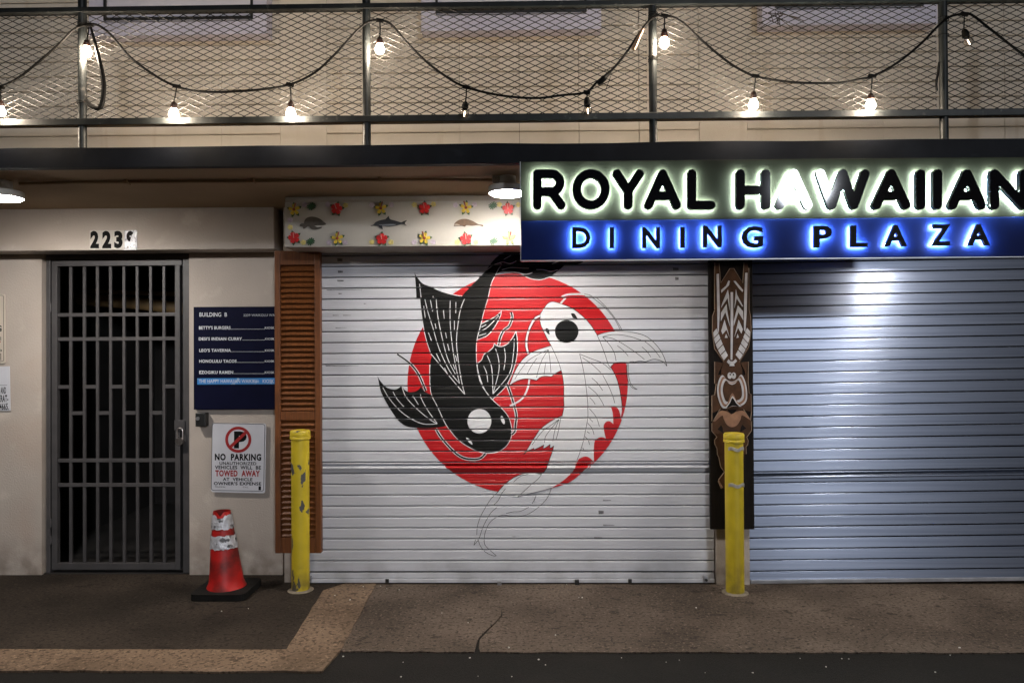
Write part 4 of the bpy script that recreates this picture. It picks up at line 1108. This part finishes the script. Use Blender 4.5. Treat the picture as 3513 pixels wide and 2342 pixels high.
def bulb(px, py_c, py_s0, py_s1, py_b, lit, tilt=0.0, pxc=None):
    a = W(pxc or px, py_c, DC); s0 = W(px, py_s0, DC); s1 = W(px + tilt * .4, py_s1, DC); b = W(px + tilt, py_b, DC)
    d = (b - s0).normalized()
    mb = MB()
    mb.tube([a + Vector((-.018, 0, .004)), a + Vector((.018, 0, -.003))], .0105, 8)
    mb.tube([a, (a + s0) / 2 + Vector((.002, 0, 0)), s0 + d * .004], .0035, 6)
    dr = mb.build("drop", 'cable', sl_, smooth=True)
    L = (s1 - s0).length
    MB().tube([s0, s0 + d * .006, s0 + d * L * .45, s0 + d * L * .5, s1 + d * .001], [.008, .013, .0155, .0175, .0175], 14).build("socket", 'socket' if lit else 'cable', dr, smooth=True)
    L2 = (b - s1).length + .021
    prof = [(0, .010), (.12, .014), (.3, .0205), (.5, .0235), (.7, .0225), (.85, .017), (.95, .009), (1, .002)]
    st = s1 + d * .002
    MB().tube([st + d * L2 * u for u, r in prof], [r for u, r in prof], 16).build("bulb", 'bulb' if lit else 'glass', dr, smooth=True)
    if not lit:
        MB().tube([st + d * .012, st + d * .030, st + d * .045], [.002, .0035, .002], 6).build("filament", 'filament', dr)
bulb(2, 299, 345, 366, 385, True)
bulb(298, 86, 138, 160, 182, True, pxc=306)
bulb(596, 297, 350, 373, 394, True, pxc=606)
bulb(998, 291, 347, 372, 392, True, pxc=995)
bulb(1303, 71, 128, 151, 172, True)
bulb(2279, 55, 100, 130, 152, True)
bulb(2585, 262, 315, 341, 363, True, pxc=2592)
bulb(2987, 262, 322, 342, 363, True, pxc=2992)
bulb(1597, 300, 350, 371, 388, False, tilt=-4, pxc=1600)
bulb(2013, 318, 334, 361, 380, False, tilt=4)
bulb(3305, 50, 102, 128, 142, False, tilt=22, pxc=3308)
q0, q1 = W(2095, 245, DC - .004), W(2052, 290, DC - .004)
MB().tube([q1, q1.lerp(q0, .2), q1.lerp(q0, .5), q1.lerp(q0, .55), q0], [.007, .014, .016, .012, .008], 10).build("plug", 'cable', sl_, smooth=True)
q0, q1 = W(2205, 100, DC - .012), W(2172, 170, DC - .012)
MB().tube([q0, q1], [.008, .012], 6).build("paper_tag", 'paper', sl_)
for a, b in [((2090, 245), (2003, 205)), ((2095, 262), (2078, 308))]:
    MB().tube([W(*a, DC), W(*b, DC)], .0018, 5).build("cable_tie", 'cable', sl_)
# loose hose by the left post, ties and twigs
lh = thing("loose_cable", tuple(W(330, 250, DC)), "thick black cable loop hanging beside the leftmost railing post", "cable")
MB().tube(cr([tuple(W(px, py, DC + .012)) for px, py in [(312, 95), (325, 145), (340, 205), (353, 265), (356, 310), (350, 355), (338, 372), (315, 366), (295, 345)]], 4), [.006 + .006 * min(1, i / 10) for i in range(33)], 8).build("hose", 'cable', lh, smooth=True)
def ties(px, py, parent, n=3):
    for i in range(n):
        c0_ = W(px, py + i * 7, RD)
        MB().tube([(c0_.x + .0245 * math.cos(a), RD + .0245 * math.sin(a), c0_.z + .004 * math.sin(a + i)) for a in [2 * math.pi * j / 14 for j in range(15)]], .0022, 5, caps=False).build("tie", 'cable', parent)
ties(283, 82, lh); ties(283, 348, lh, 2)
ties(2240, 45, sl_, 4); ties(2240, 195, sl_, 3); ties(3237, 60, sl_, 3); ties(3237, 120, sl_, 1)
tw = thing("dry_twigs", tuple(W(2690, 50, RD - .01)), "tangle of dry twigs caught in the mesh right of the third post", "twigs")
for k in range(11):
    a = W(2640 + random.uniform(-20, 60), 48 + random.uniform(-8, 8), RD - .006)
    b = W(2610 + random.uniform(-10, 190), 60 + random.uniform(-5, 45), RD - .008)
    m_2 = (a + b) / 2 + Vector((0, 0, random.uniform(-.02, .01)))
    MB().tube(cr([tuple(a), tuple(m_2), tuple(b)], 4), .0021, 5).build("twig", 'twig', tw)
pl = thing("hanging_strap", tuple(W(3218, 270, RD)), "short black strap dangling beside the rightmost railing post", "strap")
MB().tube(cr([tuple(W(px, py, RD - .026)) for px, py in [(3222, 215), (3218, 250), (3212, 285), (3214, 312)]], 4), .0065, 6).build("strap", 'cable', pl)

# ------------------------------------------------------------------ directory board
DBd = DW - .032
qb = lambda x, y: (640 + x / 4.022, 1030 + y / 4.022)
def bb(x0, y0, x1, y1): a = qb(x0, y0); b = qb(x1, y1); return (a[0], a[1], b[0], b[1])
db = thing("directory_board", tuple(W(800, 1404, DBd)), "dark blue tenant directory headed BUILDING B beside the gate", "sign")
MB().box(X(664, DBd), X(966, DBd), DBd, DW - .001, Z(1404, DBd, 800), Z(1052, DBd, 800)).build("board", 'navyboard', db, bevel=.002)
yt_ = DBd - .0015
mb = MB()
text(mb, "BUILDING  B", bb(178, 168, 558, 225), yt_, .008)
mb.build("heading", 'print', db)
mb = MB(); text(mb, "2239 WAIKOLU WAY", bb(785, 188, 1250, 222), yt_, .015); mb.build("heading", 'printdim', db)
for txt, x0, x1, y0, y1, xk in [("BETTY'S BURGERS", 172, 607, 355, 402, 1080), ("DESI'S INDIAN CURRY", 168, 765, 508, 552, 1085), ("LEO'S TAVERNA", 175, 612, 667, 712, 1082), ("HONOLULU TACOS", 175, 690, 817, 860, 1080), ("EZOGIKU RAMEN", 175, 643, 970, 1015, 1080)]:
    mb = MB()
    text(mb, txt, bb(x0, y0, x1, y1), yt_, .028 if txt[0] != 'B' else .012)
    text(mb, "KIOSK", bb(xk, y0 + 8, 1212, y1 - 6), yt_, .01)
    x = x1 + 8
    while x < xk - 5:
        mb.sheet(xz([qb(x, y1 - 1), qb(x + 6, y1 - 1), qb(x + 6, y1 - 9), qb(x, y1 - 9)], yt_), yt_)
        x += 13.5
    mb.build("tenant_line", 'print', db)
stp = MB().box(X(qb(148, 0)[0], DBd), X(965, DBd), DBd - .0015, DBd - .0001, Z(qb(0, 1158)[1], DBd, 800), Z(qb(0, 1072)[1], DBd, 800)).build("name_strip", 'skyblue', db)
mb = MB()
text(mb, "THE HAPPY HAWAIIAN WAIKIKI", bb(170, 1090, 962, 1138), yt_ - .0015, .005)
text(mb, "KIOSK", bb(1050, 1090, 1205, 1138), yt_ - .0015, .005)
mb.build("tenant_line", 'print', stp)

# ------------------------------------------------------------------ lock box under the directory
lb = thing("key_box", tuple(W(685, 1443, DW - .06)), "small black key box on the wall under the directory board", "box")
MB().box(X(669, DW - .06), X(704, DW - .06), DW - .06, DW - .001, Z(1463, DW - .06, 686), Z(1416, DW - .06, 686)).build("case", 'black', lb, bevel=.005)
q = W(679, 1435, DW - .06)
mb = MB().prism(circ(q.x, q.z, .013, .013, 20), DW - .066, DW - .0601)
mb.build("keyhole_ring", 'steelbar', lb, bevel=.003)

# ------------------------------------------------------------------ no parking sign
DN = DW - .022
qn = lambda x, y: (700 + x / 5.808, 1430 + y / 5.808)
def nb(x0, y0, x1, y1): a = qn(x0, y0); b = qn(x1, y1); return (a[0], a[1], b[0], b[1])
npk = thing("no_parking_sign", tuple(W(817, 1690, DN)), "white NO PARKING towed away sign on the wall above the traffic cone", "sign")
def rrect(c, r):
    out = []
    n = 4
    for i in range(n):
        p0, p1, p2 = Vector(c[i - 1]), Vector(c[i]), Vector(c[(i + 1) % n])
        a = p1 + (p0 - p1).normalized() * r; b = p1 + (p2 - p1).normalized() * r
        for k in range(6):
            t = k / 5
            out.append(tuple((1 - t) ** 2 * a + 2 * t * (1 - t) * p1 + t * t * b))
    return out
plate = rrect([qn(137, 1492), qn(1217, 1517), qn(1237, 128), qn(158, 115)], 9)
MB().prism(xz(plate, DN), DN, DN + .003).build("plate", 'signwhite', npk)
MB().box(X(760, DN), X(880, DN), DN + .0035, DW - .001, Z(1600, DN, 817), Z(1560, DN, 817)).build("spacer", 'black', npk)
yn = DN - .0008
bo = rrect([qn(145, 1455), qn(1188, 1475), qn(1212, 142), qn(165, 122)], 9)
mb = MB()
for q in ribbon(bo + [bo[0]], 1.7): mb.sheet(xz(q, DN), yn)
mb.build("border", 'printblack', npk)
cx, cy = qn(683, 448)
mb = MB()
ring_o, ring_i = circ(cx, cy, 44.8, 44.8, 48), circ(cx, cy, 35, 35, 48)
for i in range(48):
    j = (i + 1) % 48
    mb.sheet(xz([ring_o[i], ring_o[j], ring_i[j], ring_i[i]], DN), yn - .0008)
for q in ribbon([qn(525, 595), qn(840, 300)], 10.5): mb.sheet(xz(q, DN), yn - .0012)
mb.build("prohibition_ring", 'printred', npk)
mb = MB(); text(mb, "P", nb(598, 283, 850, 622), yn, .06, D=DN); mb.build("letter_p", 'printblack', npk)
for txt, bx_, mm, bo_ in [("NO  PARKING", (215, 725, 1140, 862), 'printblack', .045), ("UNAUTHORIZED", (308, 886, 1043, 950), 'printblack', .025), ("VEHICLES  WILL  BE", (218, 963, 1135, 1035), 'printblack', .03), ("TOWED  AWAY", (225, 1053, 1115, 1180), 'printred', .045), ("AT  VEHICLE", (375, 1203, 965, 1268), 'printblack', .03), ("OWNER'S EXPENSE", (195, 1285, 1140, 1352), 'printblack', .03), ("POLICE PH.", (220, 1372, 430, 1398), 'printblack', .01), ("C.V.C.", (775, 1378, 885, 1404), 'printblack', .01)]:
    mb = MB(); text(mb, txt, nb(*bx_), yn, bo_, shear=1.2, D=DN); mb.build("sign_text", mm, npk)
mb = MB().prism(xz([qn(1088, 1375), qn(1135, 1376), qn(1135, 1455), qn(1085, 1454)], DN), yn, yn + .0005); mb.build("maker_mark", 'printblack', npk)

# ------------------------------------------------------------------ two signs cut by the left edge of the view
DM = DW - .012
s1 = thing("warning_sign", tuple(W(-60, 1245, DM)), "cream towing sign with rounded corners at the far left edge", "sign")
MB().prism(xz(rrect([(-160, 1246), (19, 1246), (18, 1009), (-160, 1009)], 7), DM), DM, DM + .003).build("plate", 'signcream', s1)
MB().box(X(-90, DM), X(-40, DM), DM + .0035, DW - .001, Z(1150, DM, 0), Z(1120, DM, 0)).build("spacer", 'black', s1)
ym = DM - .0008
bo = rrect([(-154, 1240), (13, 1239), (12, 1013), (-154, 1013)], 6)
mb = MB()
for q in ribbon(bo + [bo[0]], 1.5): mb.sheet(xz(q, DM), ym)
mb.build("border", 'printblack', s1)
for txt, bx_, mm in [("G", (-12, 1116, 6, 1137), 'printblack'), ("E", (-9, 1156, 5, 1166), 'printblack'), ("Y", (-14, 1170, 4, 1190), 'printred'), ("D", (-6, 1198, 7, 1206), 'printblack'), ("E", (-8, 1212, 5, 1221), 'printblack'), ("E", (-6, 1224, 5, 1234), 'printblack')]:
    mb = MB(); text(mb, txt, bx_, ym, .035, D=DM); mb.build("sign_text", mm, s1)
s2 = thing("notice_sign", tuple(W(-50, 1410, DM)), "white notice with narrow black lettering ending 4665 at the left edge", "sign")
MB().prism(xz([(-150, 1411), (35, 1408), (32, 1256), (-150, 1259)], DM), DM + .002, DM + .0055).build("plate", 'signwhite', s2)
MB().box(X(-90, DM), X(-40, DM), DM + .006, DW - .001, Z(1350, DM, 0), Z(1320, DM, 0)).build("spacer", 'black', s2)
for txt, bx_ in [("AND", (2, 1327, 20, 1350)), ("OPERAT-", (-22, 1354, 28, 1379)), ("4665.", (-2, 1382, 30, 1406))]:
    mb = MB(); text(mb, txt, bx_, ym + .002, .03, D=DM); mb.build("sign_text", 'printblack', s2)
mb = MB()
for q in ribbon([(-140, 1321), (24, 1321)], 1.2): mb.sheet(xz(q, DM), ym + .002)
mb.build("rule", 'printblack', s2)

# ------------------------------------------------------------------ bollards
def bollard(px, py, ptop, mm, label, lean=0.0):
    g = G(px, py); x, y = g.x, g.y + .06
    zt_ = Z(ptop, y, px)
    t = thing("bollard", (x, y, 0), label, "bollard", "yellow steel bollards in front of the shutters")
    r = .0585
    MB().lathe((x, y, 0), [(r, .004), (r, zt_ - .055)], 32).build("pipe", mm, t, smooth=True)
    MB().lathe((x, y, zt_), [(r + .001, -.062), (r + .0085, -.060), (r + .0085, -.047), (r + .006, -.044), (r + .0075, -.040), (r + .0075, -.012), (r + .002, -.004), (r * .6, 0), (.002, .001)], 32).build("cap", mm, t, smooth=True)
    pr_ = [(r + .026, .003), (r + .018, .007), (r - .002, .011)]
    MB().lathe((x, y, 0), pr_, 22, cap=False).build("grout_collar", 'grout', t, smooth=True)
    return t, x, y, zt_, r
b1 = bollard(1022, 2034, 1473, 'yellow', "chipped yellow bollard in front of the wooden louvre panel")
b2 = bollard(2531, 2043, 1483, 'yellow2', "yellow bollard with two tape strips in front of the tiki board")
t, x, y, z, r = b2
for py in (1543, 1668):
    zz = Z(py, y - r, 2530)
    mb = MB()
    n = 14
    v, f = [], []
    for i in range(n + 1):
        a = R_(-150 + 150 * i / n + 10)
        dz = .006 * math.sin(i * .9) + .004
        for rr_, h in ((r + .002, -.011), (r + .002, .011), (r + .0045, .010), (r + .0045, -.010)):
            v.append((x + rr_ * math.cos(a), y + rr_ * math.sin(a), zz + dz + h))
    for i in range(n):
        for k in range(4):
            f.append((i * 4 + k, i * 4 + (k + 1) % 4, i * 4 + 4 + (k + 1) % 4, i * 4 + 4 + k))
    mb.add(v, f).build("tape_strip", 'tape', t, smooth=True, fix=True)

# ------------------------------------------------------------------ traffic cone
g = G(781, 2032)
cx, cy = g.x - .004, g.y
cn = thing("traffic_cone", (cx, cy, 0), "battered red-orange traffic cone with torn silver bands on a black base", "traffic cone")
hb_ = .175
poly = rrect([(cx - hb_, cy - hb_), (cx + hb_, cy - hb_), (cx + hb_, cy + hb_), (cx - hb_, cy + hb_)], .05)
MB().slab([tuple(p) for p in poly], .002, .044).build("base", 'rubber', cn, bevel=.006)
H = .535
zb0 = .044
def cr_r(z):                         # radius up the cone
    u = (z - zb0) / (H - zb0)
    return .112 + (.054 - .112) * u + (.012 * (1 - u / .06) if u < .06 else 0)
def cshape(z, a):
    u = (z - zb0) / (H - zb0)
    rr = cr_r(z) * (1 + .02 * math.sin(3 * a + 4 * u))
    px_, py_ = rr * math.cos(a), rr * math.sin(a) * (1 - .25 * max(0, u - .6))
    return Vector((cx - .028 * u * (1) + px_ - .004, cy + py_, z))
def band(name, z0, z1, off, mm, nz=6, jag=0.0, parent=cn, top=None):
    mb = MB(); n = 40
    v, f = [], []
    for i in range(nz + 1):
        for j in range(n):
            a = 2 * math.pi * j / n
            zz = z0 + (z1 - z0) * i / nz
            if i == 0 and jag: zz += random.uniform(-jag, jag)
            if i == nz and jag: zz += random.uniform(-jag, jag)
            if i == nz and top: zz += top(a)
            p = cshape(zz, a)
            c_ = cshape(zz, a + math.pi)
            ax = (p + c_) / 2
            p = ax + (p - ax) * (1 + (off + (random.uniform(0, .004) if jag else 0)) / max(.02, (p - ax).length))
            v.append(p)
    for i in range(nz):
        for j in range(n):
            f.append((i * n + j, i * n + (j + 1) % n, i * n + n + (j + 1) % n, i * n + n + j))
    return mb.add(v, f).build(name, mm, parent, smooth=True)
notch = lambda a: -.030 * max(0, 1 - abs((a - R_(275)) / R_(28)))
band("cone_body", zb0, H, 0, 'coneorange', 14, top=notch)
band("cone_inside", zb0 + .25, H, -.006, 'coneorange', 6, top=notch)
band("reflective_band", .425, .515, .0022, 'conesilver', 5, .004, top=lambda a: notch(a) * 1.4)
band("reflective_band", .300, .385, .0022, 'conesilver', 5, .005)

# ------------------------------------------------------------------ bits of litter on the ground
mb = MB()
spots = [(1246, 2011), (1306, 2009), (1327, 2017), (1369, 2021), (1149, 2041), (1201, 2056), (1516, 2101), (1606, 2134), (1906, 2177), (1944, 2003), (1986, 2048), (1997, 2048), (2388, 2083), (760, 2095), (852, 2086), (1177, 2250), (1383, 2270), (1612, 2255), (1376, 2320), (1640, 2318), (1756, 2319), (1848, 2261), (1872, 2279), (2132, 2255), (2285, 2270), (2330, 2263), (2419, 2306), (2583, 2306), (2912, 2259), (2888, 2258), (2834, 2286), (3260, 2246), (3208, 2304), (3292, 2220), (2745, 2257), (1745, 2219)]
for px, py in spots:
    zz = .0045 if py < 2230 else -.0065
    g = G(px, py, zz)
    s = random.uniform(.002, .0055)
    poly = [(g.x + s * random.uniform(.5, 1.3) * math.cos(a), g.y + s * random.uniform(.5, 1.6) * math.sin(a)) for a in [2 * math.pi * i / 6 for i in range(6)]]
    mb.slab(poly, zz - .002, zz + .002)
mb.build("litter_flecks", 'chip', label="tiny white paper flecks scattered over the pavement and asphalt", cat="litter", kind="stuff")
